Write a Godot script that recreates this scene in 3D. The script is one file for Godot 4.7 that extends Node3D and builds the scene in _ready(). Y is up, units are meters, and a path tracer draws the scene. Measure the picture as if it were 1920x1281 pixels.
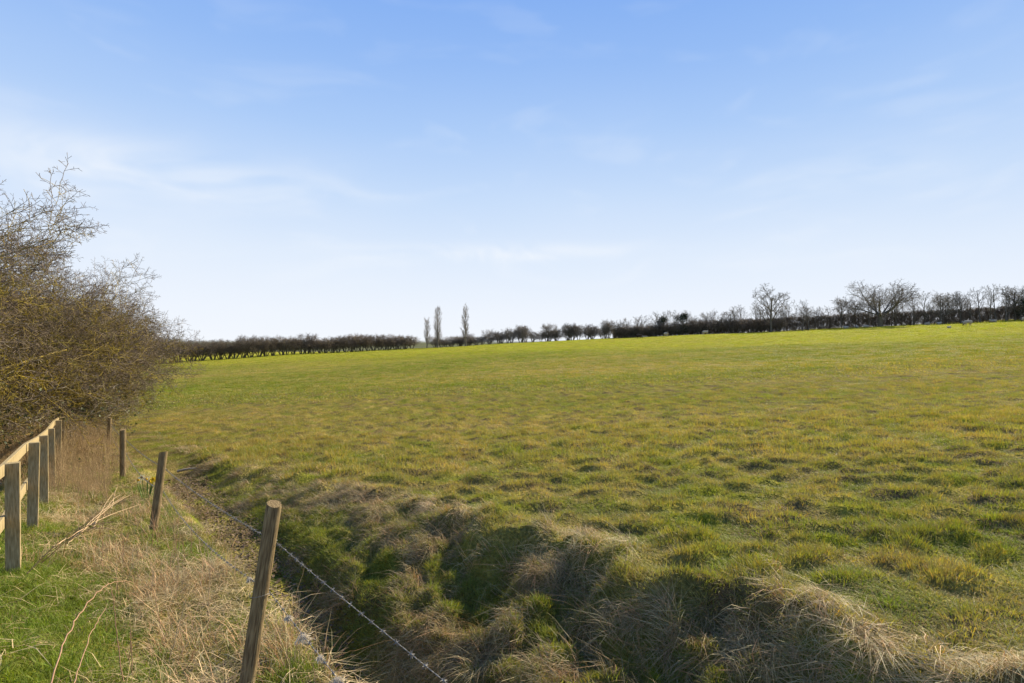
extends Node3D
# A sheep pasture in early spring: ditch and wire fence in front, bare hedges behind.
# Ground coordinates: x to the right, d ahead of the camera (z = -d), heights in metres.
# s runs along the wire fence from its near post, t across it towards the field.

const EYE := 1.6
const F0 := Vector2(-1.35, 3.04)
const U := Vector2(-0.611, 0.7916)
const N := Vector2(0.7916, 0.611)

var n_big := FastNoiseLite.new()
var n_mid := FastNoiseLite.new()
var n_lump := FastNoiseLite.new()
var n_fine := FastNoiseLite.new()
var n_tus := FastNoiseLite.new()
var n_col := FastNoiseLite.new()
var n_pat := FastNoiseLite.new()
var taken := {}
var rng := RandomNumberGenerator.new()
var M := {}

# ------------------------------------------------------------------ helpers
class Buf:
	var v := PackedVector3Array()
	var n := PackedVector3Array()
	var c := PackedColorArray()
	var i := PackedInt32Array()
	func quad(a: Vector3, b: Vector3, cc: Vector3, dd: Vector3, col := Color.WHITE) -> void:
		var nn := (cc - a).cross(b - a).normalized()
		var k := v.size()
		for p in [a, b, cc, dd]:
			v.append(p)
			n.append(nn)
			c.append(col)
		i.append_array(PackedInt32Array([k, k + 1, k + 2, k, k + 2, k + 3]))
	func tri(a: Vector3, b: Vector3, cc: Vector3, col := Color.WHITE) -> void:
		var nn := (cc - a).cross(b - a).normalized()
		var k := v.size()
		for p in [a, b, cc]:
			v.append(p)
			n.append(nn)
			c.append(col)
		i.append_array(PackedInt32Array([k, k + 1, k + 2]))
	func tube(pts: PackedVector3Array, rad: PackedFloat32Array, sides: int, col := Color.WHITE, cap := false) -> void:
		var m := pts.size()
		var side := Vector3.ZERO
		var base := v.size()
		for k in m:
			var dir := (pts[mini(k + 1, m - 1)] - pts[maxi(k - 1, 0)]).normalized()
			if side == Vector3.ZERO:
				side = dir.cross(Vector3(0.31, 0.2, 0.93)).normalized()
				if side.length() < 0.5:
					side = dir.cross(Vector3.RIGHT).normalized()
			else:
				side = (side - dir * side.dot(dir)).normalized()
			var up := dir.cross(side)
			for q in sides:
				var a := TAU * q / sides
				var o := side * cos(a) + up * sin(a)
				v.append(pts[k] + o * rad[k])
				n.append(o)
				c.append(col)
		for k in m - 1:
			for q in sides:
				var a0 := base + k * sides + q
				var a1 := base + k * sides + (q + 1) % sides
				i.append_array(PackedInt32Array([a0, a0 + sides, a1, a1, a0 + sides, a1 + sides]))
		if cap:
			for e in [0, m - 1]:
				var dirc: Vector3 = (pts[m - 1] - pts[m - 2]).normalized() if e else (pts[0] - pts[1]).normalized()
				var k0 := v.size()
				v.append(pts[e])
				n.append(dirc)
				c.append(col)
				for q in sides:
					v.append(v[base + e * sides + q])
					n.append(dirc)
					c.append(col)
				for q in sides:
					i.append_array(PackedInt32Array([k0, k0 + 1 + q, k0 + 1 + (q + 1) % sides]))
	func box(cen: Vector3, ax: Vector3, ay: Vector3, az: Vector3, ch := 0.0) -> void:
		# ax, ay, az are half extents as vectors; ch bevels the edges that run along ay
		var lx := ax.length()
		var lz := az.length()
		var ux := ax / lx
		var uz := az / lz
		var prof := PackedVector2Array([Vector2(-lx, -lz), Vector2(lx, -lz), Vector2(lx, lz), Vector2(-lx, lz)])
		if ch > 0.0:
			prof = PackedVector2Array([Vector2(-lx + ch, -lz), Vector2(lx - ch, -lz), Vector2(lx, -lz + ch), Vector2(lx, lz - ch), Vector2(lx - ch, lz), Vector2(-lx + ch, lz), Vector2(-lx, lz - ch), Vector2(-lx, -lz + ch)])
		var m := prof.size()
		for q in m:
			var a := prof[q]
			var b := prof[(q + 1) % m]
			quad(cen + ux * a.x + uz * a.y - ay, cen + ux * a.x + uz * a.y + ay, cen + ux * b.x + uz * b.y + ay, cen + ux * b.x + uz * b.y - ay)
		for sgn in [-1.0, 1.0]:
			for q in range(1, m - 1):
				tri(cen + ux * prof[0].x + uz * prof[0].y + ay * sgn, cen + ux * prof[q].x + uz * prof[q].y + ay * sgn, cen + ux * prof[q + 1].x + uz * prof[q + 1].y + ay * sgn)
	func mesh() -> ArrayMesh:
		var a := []
		a.resize(Mesh.ARRAY_MAX)
		a[Mesh.ARRAY_VERTEX] = v
		a[Mesh.ARRAY_NORMAL] = n
		a[Mesh.ARRAY_COLOR] = c
		a[Mesh.ARRAY_INDEX] = i
		var am := ArrayMesh.new()
		am.add_surface_from_arrays(Mesh.PRIMITIVE_TRIANGLES, a)
		return am

func numbered(called: String) -> String:
	if not taken.has(called):
		taken[called] = 0
		return called
	taken[called] += 1
	return "%s_%03d" % [called, taken[called]]

func tag(o: Node3D, label: String, category: String, group := "", kind := "") -> Node3D:
	if label: o.set_meta("label", label)
	if category: o.set_meta("category", category)
	if group: o.set_meta("group", group)
	if kind: o.set_meta("kind", kind)
	return o

func thing(called: String, at: Vector3, label: String, category: String, group := "") -> Node3D:
	var o := Node3D.new()
	o.name = numbered(called)
	add_child(o)
	o.position = at
	tag(o, label, category, group)
	return o

func part(called: String, b, mat: Material, parent: Node3D) -> MeshInstance3D:
	var o := MeshInstance3D.new()
	o.name = called if parent != self else numbered(called)
	o.mesh = b.mesh() if b is Buf else b
	o.material_override = mat
	parent.add_child(o, true)
	return o

func scatter(called: String, mesh: Mesh, mat: Material, where: Array, tint: PackedColorArray, parent: Node3D, label := "", category := "") -> void:
	if where.is_empty():
		return
	var mm := MultiMesh.new()
	mm.transform_format = MultiMesh.TRANSFORM_3D
	mm.use_colors = true
	mm.mesh = mesh
	mm.instance_count = where.size()
	for k in where.size():
		var t: Transform3D = where[k]
		mm.set_instance_transform(k, t)
		mm.set_instance_color(k, tint[k])
	var o := MultiMeshInstance3D.new()
	o.name = called if parent != self else numbered(called)
	o.multimesh = mm
	o.material_override = mat
	parent.add_child(o, true)
	tag(o, label, category, "", "stuff")

func lin(r: float, g: float, b: float) -> Color:
	return Color(r, g, b).linear_to_srgb()

func noise_of(sd: int, f: float, oct := 3) -> FastNoiseLite:
	var n := FastNoiseLite.new()
	n.seed = sd
	n.noise_type = FastNoiseLite.TYPE_SIMPLEX_SMOOTH
	n.frequency = f
	n.fractal_octaves = oct
	return n

func noise_tex(sd: int, f: float, stops: Array, size := 512, normal := 0.0) -> NoiseTexture2D:
	var t := NoiseTexture2D.new()
	t.width = size
	t.height = size
	t.seamless = true
	t.noise = noise_of(sd, f, 5)
	if normal > 0.0:
		t.as_normal_map = true
		t.bump_strength = normal
	else:
		var g := Gradient.new()
		g.offsets = PackedFloat32Array()
		var offs := PackedFloat32Array()
		var cols := PackedColorArray()
		for s in stops:
			offs.append(s[0])
			cols.append(s[1])
		g.offsets = offs
		g.colors = cols
		t.color_ramp = g
	return t

func mat(col: Color, rough := 0.9, spec := 0.3) -> StandardMaterial3D:
	var m := StandardMaterial3D.new()
	m.albedo_color = col
	m.roughness = rough
	m.metallic_specular = spec
	return m

func triplanar(m: StandardMaterial3D, tex: Texture2D, sc: Vector3, world := false, bump: Texture2D = null, height := 0.0) -> StandardMaterial3D:
	m.albedo_texture = tex
	m.uv1_triplanar = true
	m.uv1_world_triplanar = world
	m.uv1_scale = sc
	if bump:
		m.heightmap_enabled = true
		m.heightmap_texture = bump
		m.heightmap_scale = height
	return m

# ------------------------------------------------------------------ the lie of the land
const GD := [-30.0, 0.0, 5.0, 10.0, 18.0, 28.0, 45.0, 70.0, 100.0, 125.0, 140.0, 170.0, 230.0, 400.0, 1200.0, 4000.0]
const GY := [0.2, -1.685, -1.997, -2.3, -2.72, -2.95, -2.75, -2.05, -1.1, -0.62, -0.56, -1.3, -4.0, -12.0, -30.0, -60.0]

func profile(d: float) -> float:
	var k := 0
	while k < GD.size() - 2 and d > GD[k + 1]:
		k += 1
	var x0: float = GD[k]
	var x1: float = GD[k + 1]
	var y0: float = GY[k]
	var y1: float = GY[k + 1]
	var m0: float = (y1 - GY[maxi(k - 1, 0)]) / (x1 - GD[maxi(k - 1, 0)])
	var m1: float = (GY[mini(k + 2, GD.size() - 1)] - y0) / (GD[mini(k + 2, GD.size() - 1)] - x0)
	var w := x1 - x0
	var u := clampf((d - x0) / w, 0.0, 1.0)
	var u2 := u * u
	var u3 := u2 * u
	return (2 * u3 - 3 * u2 + 1) * y0 + (u3 - 2 * u2 + u) * w * m0 + (-2 * u3 + 3 * u2) * y1 + (u3 - u2) * w * m1

func st(x: float, d: float) -> Vector2:
	var q := Vector2(x, d) - F0
	return Vector2(q.dot(U), q.dot(N))

func xd(s: float, t: float) -> Vector2:
	return F0 + U * s + N * t

func bank_edge(s: float) -> float:
	var e := 2.95
	if s > 3.0:
		e = lerpf(2.95, 1.9, clampf((s - 3.0) / 8.0, 0.0, 1.0))
	return e + 0.3 * n_mid.get_noise_2d(s * 1.6, 77.0) + 0.14 * n_lump.get_noise_2d(s * 1.1, 5.0)

func ditch_depth(s: float) -> float:
	return lerpf(0.76, 0.26, smoothstep(0.8, 5.0, s)) * (1.0 - smoothstep(8.0, 17.0, s))

func height(x: float, d: float) -> float:
	var y := profile(d) + EYE + 0.048 * clampf(x, -260.0, 260.0)
	var far := smoothstep(18.0, 60.0, d)
	if far > 0.0:
		y += 0.35 * far * n_big.get_noise_2d(x, d)
	if d > 60.0:
		return y
	var q := st(x, d)
	var s := q.x
	var t := q.y
	var te := bank_edge(s)
	var lump := n_lump.get_noise_2d(x, d)
	var near := 1.0 - smoothstep(25.0, 55.0, d)
	if t > te - 0.3:
		var ff := smoothstep(te - 0.3, te + 0.6, t)
		y += ff * near * (0.09 * smoothstep(-0.1, 0.5, n_tus.get_noise_2d(x * 0.75, d * 1.2) + 0.25 * n_mid.get_noise_2d(x * 0.4, d * 0.4)) + 0.04 * lump + 0.035 * n_mid.get_noise_2d(x, d) + 0.018 * n_fine.get_noise_2d(x, d))
	elif t < 0.3:
		y += 0.2 * smoothstep(0.4, 1.3, -t) * (1.0 - smoothstep(14.0, 24.0, s))
		y += 0.055 * lump + 0.02 * n_fine.get_noise_2d(x, d)
	if t > -0.6 and t < te + 1.6 and s < 24.0:
		var dep := ditch_depth(s)
		var e0 := 0.36 + 0.12 * n_mid.get_noise_2d(s * 2.0, 9.0)
		var drop := 0.0
		var foot := minf(1.3, te - 0.6)
		if t > e0 and t <= e0 + 0.4:
			drop = smoothstep(e0, e0 + 0.4, t)
		elif t > e0 + 0.4 and t <= foot:
			drop = 1.0
		elif t > foot and t < te:
			var u := (t - foot) / (te - foot)
			drop = pow(1.0 - u, lerpf(0.62, 0.9, smoothstep(0.5, 4.5, s)))
			y += sin(PI * minf(u, 1.0)) * dep * (0.34 * lump + 0.26 * n_fine.get_noise_2d(x, d))
		y -= drop * dep
		y -= 0.24 * smoothstep(e0 + 0.1, e0 + 0.4, t) * (1.0 - smoothstep(1.25, 1.7, t)) * (1.0 - smoothstep(3.0, 9.0, s))
		var lip := exp(-pow((t - te) / 0.4, 2.0)) * (1.0 - smoothstep(12.0, 20.0, s))
		y += lip * (0.05 + 0.14 * n_mid.get_noise_2d(s * 3.2, t * 1.2))
	return y

func G(x: float, d: float, up := 0.0) -> Vector3:
	return Vector3(x, height(x, d) + up, -d)

func GS(s: float, t: float, up := 0.0) -> Vector3:
	var p := xd(s, t)
	return G(p.x, p.y, up)

func normal_at(x: float, d: float, e := 0.06) -> Vector3:
	return Vector3(height(x - e, d) - height(x + e, d), 2.0 * e, height(x, d + e) - height(x, d - e)).normalized()

func axis(stops: Array) -> PackedFloat32Array:
	var out := PackedFloat32Array()
	for k in stops.size() - 1:
		var a: float = stops[k][0]
		var b: float = stops[k + 1][0]
		var s0: float = stops[k][1]
		var s1: float = stops[k + 1][1]
		var x := a
		while x < b - 0.3 * minf(s0, s1):
			out.append(x)
			x += lerpf(s0, s1, (x - a) / (b - a))
	out.append(stops[-1][0])
	return out

func build_ground() -> void:
	var xs := axis([[-2500.0, 300.0], [-300.0, 30.0], [-60.0, 3.0], [-14.0, 0.3], [-9.0, 0.12], [-5.0, 0.075], [5.0, 0.075], [9.0, 0.15], [20.0, 0.6], [70.0, 3.0], [300.0, 30.0], [2500.0, 300.0]])
	var ds := axis([[-400.0, 100.0], [-20.0, 4.0], [0.0, 0.4], [1.6, 0.075], [9.0, 0.085], [16.0, 0.2], [40.0, 0.8], [150.0, 3.0], [400.0, 30.0], [4000.0, 400.0]])
	var b := Buf.new()
	var w := xs.size()
	for d in ds:
		for x in xs:
			b.v.append(G(x, d))
	for r in ds.size():
		for q in w:
			var k := r * w + q
			var l := b.v[k - 1 if q > 0 else k]
			var rr := b.v[k + 1 if q < w - 1 else k]
			var n0 := b.v[k - w if r > 0 else k]
			var f0 := b.v[k + w if r < ds.size() - 1 else k]
			b.n.append((rr - l).cross(f0 - n0).normalized())
			var x := xs[q]
			var d := ds[r]
			b.c.append(soil_colour(x, d))
			if r < ds.size() - 1 and q < w - 1:
				b.i.append_array(PackedInt32Array([k, k + w, k + 1, k + 1, k + w, k + w + 1]))
	var o := part("ground", b, M.ground, self)
	o.set_meta("kind", "structure")

func soil_colour(x: float, d: float) -> Color:
	# thatch and moss in the field, bare earth in the ditch
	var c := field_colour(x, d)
	if d < 40.0:
		c = Color(0.18, 0.145, 0.08).lerp(c, clampf(0.5 + n_mid.get_noise_2d(x * 1.3, d * 1.3), 0.0, 1.0))
	return c

func field_colour(x: float, d: float) -> Color:
	# living grass against last year's bleached blades, in drifts
	var a := n_col.get_noise_2d(x * 0.35, d)
	var b := n_pat.get_noise_2d(x, d)
	var bleach := clampf(0.44 + 0.55 * a + 0.95 * b, 0.0, 1.0)
	# brighter, less bleached green on the far rise, sooner towards the right
	var far_rise := smoothstep(60.0, 95.0, d + 0.25 * x + 14.0 * a)
	bleach *= 1.0 - 0.62 * far_rise
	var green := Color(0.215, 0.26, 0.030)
	if far_rise > 0.0:
		green = green.lerp(Color(0.40, 0.42, 0.035), far_rise)
	return green.lerp(Color(0.44, 0.35, 0.13), bleach)

# ------------------------------------------------------------------ grass
func blades(count: int, radius: float, h0: float, h1: float, wid: float, lean: float, droop: float, comb: float, sd: int, dry := 0.15) -> ArrayMesh:
	var r := RandomNumberGenerator.new()
	r.seed = sd
	var b := Buf.new()
	for k in count:
		var a := r.randf() * TAU
		var q := sqrt(r.randf()) * radius
		var root := Vector3(cos(a) * q, -0.01, sin(a) * q)
		var la := r.randf() * TAU
		var out := Vector3(cos(la), 0, sin(la))
		if radius < 0.2:
			out = (out + root / maxf(radius, 0.01) * 0.7).normalized()
		out = (out * (1.0 - comb) + Vector3(1, 0, 0) * comb + Vector3(0, 0, r.randf_range(-0.4, 0.4)) * comb).normalized()
		var hh := lerpf(h0, h1, r.randf())
		var le := lean * r.randf_range(0.4, 1.3)
		var dr := droop * r.randf_range(0.6, 1.3)
		var tw := r.randf() * TAU
		var side := (Vector3(cos(tw), 0, sin(tw)) * 0.6 + out.cross(Vector3.UP)).normalized()
		var w := wid * r.randf_range(0.6, 1.2)
		var col := Color(1, 1, 1).lerp(Color(0.62, 0.72, 0.72), r.randf())
		if r.randf() < dry:
			col = Color(1.0, 0.80, 0.78)
		var prev := root
		var pl := root - side * w * 0.5
		var pr := root + side * w * 0.5
		var us := [0.45, 0.8, 1.0]
		for u in us:
			var p: Vector3 = root + out * hh * le * pow(u, 1.5) + Vector3.UP * hh * (u - dr * u * u)
			var ww: float = w * 0.5 * (1.0 - u * u * 0.9)
			if u < 1.0:
				b.quad(pl, p - side * ww, p + side * ww, pr, col)
				pl = p - side * ww
				pr = p + side * ww
			else:
				b.tri(pl, p, pr, col)
	return b.mesh()

func straw_mat_mesh(count: int, radius: float, len0: float, len1: float, wid: float, sd: int) -> ArrayMesh:
	# last year's blades lying crossed in a loose mat
	var r := RandomNumberGenerator.new()
	r.seed = sd
	var b := Buf.new()
	for k in count:
		var a := r.randf() * TAU
		var q := sqrt(r.randf()) * radius
		var p := Vector3(cos(a) * q, r.randf_range(0.0, 0.03), sin(a) * q)
		var la := r.randf() * TAU
		var out := Vector3(cos(la), r.randf_range(0.05, 0.55), sin(la)).normalized()
		var ln := r.randf_range(len0, len1)
		var side := out.cross(Vector3.UP).normalized()
		side = (side + Vector3.UP * r.randf_range(-0.5, 0.5)).normalized()
		var w := wid * r.randf_range(0.6, 1.2) * 0.5
		var bend := Vector3(r.randf_range(-0.3, 0.3), -r.randf_range(0.1, 0.6), r.randf_range(-0.3, 0.3)) * ln
		var col := Color(1, 1, 1).lerp(Color(0.6, 0.56, 0.5), r.randf())
		var p1 := p + out * ln * 0.5 + bend * 0.2
		var p2 := p + out * ln + bend
		b.quad(p - side * w, p1 - side * w, p1 + side * w, p + side * w, col)
		b.tri(p1 - side * w, p2, p1 + side * w, col)
	return b.mesh()

func stand(x: float, d: float, sc: float, yaw: float, tilt := 0.6, hscale := 1.0) -> Transform3D:
	var nn := normal_at(x, d)
	var up := Vector3.UP.lerp(nn, tilt).normalized()
	var fx := Vector3(cos(yaw), 0, sin(yaw))
	var fz := fx.cross(up).normalized()
	fx = up.cross(fz).normalized()
	return Transform3D(Basis(fx * sc, up * sc * hscale, fz * sc), G(x, d))

func jit(c: Color, k: float) -> Color:
	var f := 1.0 + rng.randf_range(-k, k)
	return Color(c.r * f * (1.0 + rng.randf_range(-k, k) * 0.4), c.g * f, c.b * f)

func build_grass() -> void:
	var short_mesh := []
	var mid_mesh := []
	var far_mesh := []
	var long_mesh := []
	var lush_mesh := []
	var tangle_mesh := []
	for k in 3:
		short_mesh.append(blades(20, 0.07, 0.035, 0.085, 0.0042, 0.75, 0.30, 0.0, 11 + k))
		mid_mesh.append(blades(40, 0.17, 0.04, 0.10, 0.0065, 0.7, 0.3, 0.0, 21 + k))
		far_mesh.append(blades(46, 0.5, 0.05, 0.12, 0.028, 0.6, 0.3, 0.0, 31 + k, 0.1))
		long_mesh.append(blades(30, 0.09, 0.14, 0.40, 0.0036, 1.0, 0.85, 0.55, 41 + k, 0.3))
		tangle_mesh.append(blades(16, 0.08, 0.16, 0.42, 0.0036, 0.8, 0.4, 0.0, 71 + k, 0.4))
		lush_mesh.append(blades(20, 0.07, 0.06, 0.15, 0.0042, 0.7, 0.45, 0.0, 51 + k, 0.05))
	var straw := straw_mat_mesh(36, 0.16, 0.10, 0.32, 0.003, 61)
	var W := {}
	var C := {}
	for k in ["short", "mid", "far", "long", "lush", "straw", "tangle"]:
		for v in 3:
			W[k + str(v)] = []
			C[k + str(v)] = PackedColorArray()
	var straw_col := Color(0.42, 0.33, 0.165)
	var pale := Color(0.60, 0.49, 0.29)
	var brown := Color(0.18, 0.13, 0.065)
	# [from, to, spacing, kind of tuft]
	var bands := [[1.7, 5.5, 0.046, "short"], [5.5, 10.0, 0.066, "short"], [10.0, 17.0, 0.12, "mid"], [17.0, 32.0, 0.19, "mid"], [32.0, 60.0, 0.42, "far"], [60.0, 100.0, 0.62, "far"], [100.0, 150.0, 0.85, "far"]]
	for b in bands:
		var d: float = b[0]
		var sp: float = b[2]
		var kind: String = b[3]
		while d < b[1]:
			var x := -1.0 * d - 0.9
			while x < 1.0 * d + 0.9:
				var px := x + rng.randf() * sp
				var pd := d + rng.randf() * sp
				x += sp
				var q := st(px, pd)
				var te := bank_edge(q.x)
				var v := str(rng.randi() % 3)
				var yaw := rng.randf() * TAU
				if q.y < te - 0.15 and q.x < 24.0 and q.y > -6.0:
					near_side(px, pd, q, te, v, yaw, W, C, straw_col, pale, brown, kind)
					continue
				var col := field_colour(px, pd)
				var lump := 0.0
				var tus := smoothstep(-0.15, 0.5, n_tus.get_noise_2d(px * 0.75, pd * 1.2) + 0.25 * n_mid.get_noise_2d(px * 0.4, pd * 0.4) + 0.15 * n_fine.get_noise_2d(px, pd))
				var tall := 0.72 + 0.8 * tus * rng.randf_range(0.5, 1.4) * (1.0 - smoothstep(30.0, 50.0, pd))
				if pd > 28.0:
					var clump := smoothstep(0.05, 0.5, n_lump.get_noise_2d(px * 0.45, pd * 0.6)) * smoothstep(28.0, 45.0, pd)
					tall *= 0.75 + 1.3 * clump
				if q.x < 16.0 and q.y < te + 1.1:
					# bleached fringe on the lip of the bank
					var fr := 1.0 - smoothstep(-0.05, 0.6, q.y - te + 0.3 * n_mid.get_noise_2d(px * 1.5, pd * 1.5))
					fr *= smoothstep(-0.3, 0.3, n_mid.get_noise_2d(px * 0.9 + 80.0, pd * 0.9))
					col = col.lerp(straw_col, fr * 0.8)
					if rng.randf() < 0.30 * fr * (1.0 if kind == "short" else 2.2):
						W["long" + v].append(stand(px, pd, rng.randf_range(0.6, 1.0), comb_yaw(), 0.9, 0.8))
						C["long" + v].append(jit(straw_col.lerp(pale, rng.randf() * 0.7), 0.2))
						continue
				if tus > 0.2 and pd < 45.0:
					col = col.lerp(Color(0.42, 0.32, 0.14), 0.75 * tus * rng.randf())
				if tus > 0.45 and pd < 22.0 and rng.randf() < 0.16 * tus:
					W["tangle" + v].append(stand(px, pd, rng.randf_range(0.28, 0.5), yaw, 0.5))
					C["tangle" + v].append(jit(straw_col.lerp(brown, rng.randf() * 0.7), 0.2))
				var sc := rng.randf_range(0.75, 1.3)
				W[kind + v].append(stand(px, pd, sc, yaw, 0.6, tall))
				C[kind + v].append(jit(col, 0.28))
			d += sp
	var names := {"short": "pasture_grass", "mid": "pasture_grass", "far": "pasture_grass", "long": "dead_grass", "lush": "lush_grass", "straw": "straw_litter", "tangle": "tangled_grass"}
	var labels := {
		"short": ["short green and bleached pasture grass close to the ditch bank", "grass"], "mid": ["tussocky olive pasture grass in the open field", "grass"], "far": ["grazed yellow green pasture grass rising to the far hedges", "grass"],
		"long": ["long bleached dead grass drooping over the ditch bank", "dead grass"], "lush": ["lush bright green grass beside the wooden rail fence", "grass"], "tangle": ["tall tangled dry grass around the posts of the wire fence", "dead grass"], "straw": ["flattened straw coloured litter along the wire fence", "straw"]}
	for k in W:
		if W[k].is_empty():
			continue
		var kind: String = k.left(-1)
		var v := int(k.right(1))
		var ms: Mesh = straw
		match kind:
			"short": ms = short_mesh[v]
			"mid": ms = mid_mesh[v]
			"far": ms = far_mesh[v]
			"long": ms = long_mesh[v]
			"lush": ms = lush_mesh[v]
			"tangle": ms = tangle_mesh[v]
		scatter(names[kind], ms, M.straw if kind in ["long", "straw", "tangle"] else M.grass, W[k], C[k], self, labels[kind][0], labels[kind][1])

func comb_yaw() -> float:
	# long blades flop down the bank, across the ditch (against N)
	return atan2(N.y, -N.x) + rng.randfn() * 1.0

func near_side(px: float, pd: float, q: Vector2, te: float, v: String, yaw: float, W: Dictionary, C: Dictionary, straw_col: Color, pale: Color, brown: Color, kind: String) -> void:
	var s := q.x
	var t := q.y
	var patch := n_mid.get_noise_2d(px * 1.1 + 30.0, pd * 1.1)
	var fine := n_lump.get_noise_2d(px * 1.3, pd * 1.3 + 50.0)
	var more := 1.0 if kind == "short" else 2.0
	var lush_col := Color(0.195, 0.27, 0.030)
	var moss := Color(0.200, 0.225, 0.026)
	if t < 0.42:
		# the strip between the two fences
		var green := 1.0 - smoothstep(-0.95, 0.0, t + 0.4 * patch + maxf(s - 2.6, 0.0) * 0.32)
		if t > 0.05 and s > -1.4 and s < 1.2:
			green = maxf(green, 0.55 + fine)
		if s > 3.0:
			green = maxf(green, 0.65 * smoothstep(-0.1, 0.35, fine + 0.15))
		var wild := smoothstep(-0.15, 0.35, patch + 0.3 * fine) * smoothstep(-1.0, -0.3, t + 0.12 * maxf(s - 1.0, 0.0))
		if rng.randf() < 0.17 * wild * more:
			W["tangle" + v].append(stand(px, pd, rng.randf_range(0.6, 1.15), yaw, 0.4))
			C["tangle" + v].append(jit(straw_col.lerp(pale, rng.randf()).lerp(brown, rng.randf() * 0.4), 0.2))
		elif rng.randf() < green * 0.87:
			W["lush" + v].append(stand(px, pd, rng.randf_range(0.7, 1.25), yaw, 0.4))
			C["lush" + v].append(jit(lush_col.lerp(moss, rng.randf() * 0.9), 0.3))
		else:
			var pick := rng.randf()
			if pick < 0.10 * more:
				W["straw" + v].append(stand(px, pd, rng.randf_range(0.7, 1.2), yaw, 0.8))
				C["straw" + v].append(jit(straw_col.lerp(pale, rng.randf()), 0.2))
			elif pick < 0.18 * more:
				W["long" + v].append(stand(px, pd, rng.randf_range(0.45, 0.9), yaw, 0.4, 0.9))
				C["long" + v].append(jit(straw_col.lerp(brown, rng.randf() * 0.5), 0.2))
			elif pick < 0.72:
				W["short" + v].append(stand(px, pd, rng.randf_range(0.7, 1.2), yaw, 0.5))
				C["short" + v].append(jit(moss.lerp(straw_col, 0.6 * rng.randf()), 0.2))
		return
	var foot := minf(1.3, te - 0.6)
	if t < 0.95 and rng.randf() < 0.07 * more:
		# dry grass hanging over the near lip
		W["tangle" + v].append(stand(px, pd, rng.randf_range(0.5, 1.0), yaw, 0.5))
		C["tangle" + v].append(jit(straw_col.lerp(brown, rng.randf() * 0.8), 0.2))
		return
	if t < foot:
		if rng.randf() < 0.25 * smoothstep(0.9, 0.5, t) + 0.14 + 0.5 * smoothstep(9.0, 16.0, s):
			W["short" + v].append(stand(px, pd, rng.randf_range(0.8, 1.3), yaw, 0.6))
			C["short" + v].append(jit(moss.lerp(brown, rng.randf() * 0.7), 0.2))
		return
	# the bank: ledges of green, curtains of dead grass between them
	var u := (t - foot) / maxf(te - foot, 0.1)
	var dead := clampf(0.16 + 0.75 * patch + 0.8 * smoothstep(-0.05, 0.4, n_lump.get_noise_2d(px, pd)) + 0.3 * u * u - 0.25 * smoothstep(3.5, 8.0, s), 0.0, 1.0)
	# the steeper the bank, the more tufts hang on the same patch of plan
	var reps := clampi(int(round(2.6 / maxf(normal_at(px, pd).y, 0.2))) - 1, 1, 7)
	for k in reps:
		var jx := px + (rng.randf_range(-0.03, 0.03) if k else 0.0)
		var jd := pd + (rng.randf_range(-0.03, 0.03) if k else 0.0)
		if rng.randf() < dead * 0.26 * more:
			W["long" + v].append(stand(jx, jd, rng.randf_range(0.5, 1.15), comb_yaw(), 0.9, 0.9))
			C["long" + v].append(jit(brown.lerp(straw_col, rng.randf()).lerp(pale, 0.35 * rng.randf()), 0.22))
		elif rng.randf() < 1.0 - dead * 0.35:
			W["short" + v].append(stand(jx, jd, rng.randf_range(0.8, 1.4), yaw + k, 0.75))
			C["short" + v].append(jit(moss.lerp(lush_col, rng.randf() * 0.5).lerp(straw_col, 0.15 + dead * 0.6 * rng.randf()), 0.25))

# ------------------------------------------------------------------ bare wood
func grow(b: Buf, p: Vector3, dir: Vector3, length: float, r: float, level: int, P: Dictionary, rg: RandomNumberGenerator, tips: Array) -> void:
	var segs: int = P.segs[level]
	var pts := PackedVector3Array([p])
	var rad := PackedFloat32Array([r])
	var dirs := [dir]
	var pull: Vector3 = P.get("pull", Vector3.ZERO)
	for k in segs:
		var wob: Vector3 = Vector3(rg.randf_range(-1, 1), rg.randf_range(-1, 1), rg.randf_range(-1, 1)) * P.wig[level]
		dir = (dir + wob + Vector3.UP * P.up[level] + pull * P.pulls[level]).normalized() if P.has("pulls") else (dir + wob + Vector3.UP * P.up[level]).normalized()
		p += dir * length / segs
		pts.append(p)
		rad.append(maxf(r * lerpf(1.0, P.taper[level], float(k + 1) / segs), P.rmin))
		dirs.append(dir)
	b.tube(pts, rad, P.sides[level], P.cols[level] if P.has("cols") else Color.WHITE)
	var last: bool = level == P.levels - 1
	if P.has("spray") and level >= P.spray:
		for k in range(1, pts.size()):
			tips.append([pts[k], dirs[k], level])
	if last:
		return
	var cnt: int = P.n[level]
	var turn := rg.randf() * TAU
	for k in cnt:
		var u: float = lerpf(P.start[level], 0.98, (k + rg.randf() * 0.7) / cnt)
		var f: float = u * segs
		var i0 := mini(int(f), segs - 1)
		var at := pts[i0].lerp(pts[i0 + 1], f - i0)
		var dd: Vector3 = dirs[i0 + 1]
		turn += 2.4 + rg.randf_range(-0.5, 0.5)
		var sidev := dd.cross(Vector3(0.3, 0.9, 0.2)).normalized()
		if sidev.length() < 0.5:
			sidev = Vector3.RIGHT
		var o := sidev.rotated(dd, turn)
		var an: float = deg_to_rad(P.ang[level]) * rg.randf_range(0.7, 1.25)
		var cd := (dd * cos(an) + o * sin(an)).normalized()
		var cl: float = length * P.lr[level] * (1.15 - P.get("short_top", 0.45) * u) * rg.randf_range(0.75, 1.2)
		var cr: float = lerpf(rad[i0], rad[i0 + 1], f - i0) * P.rr[level]
		grow(b, at, cd, cl, maxf(cr, P.rmin), level + 1, P, rg, tips)

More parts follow.
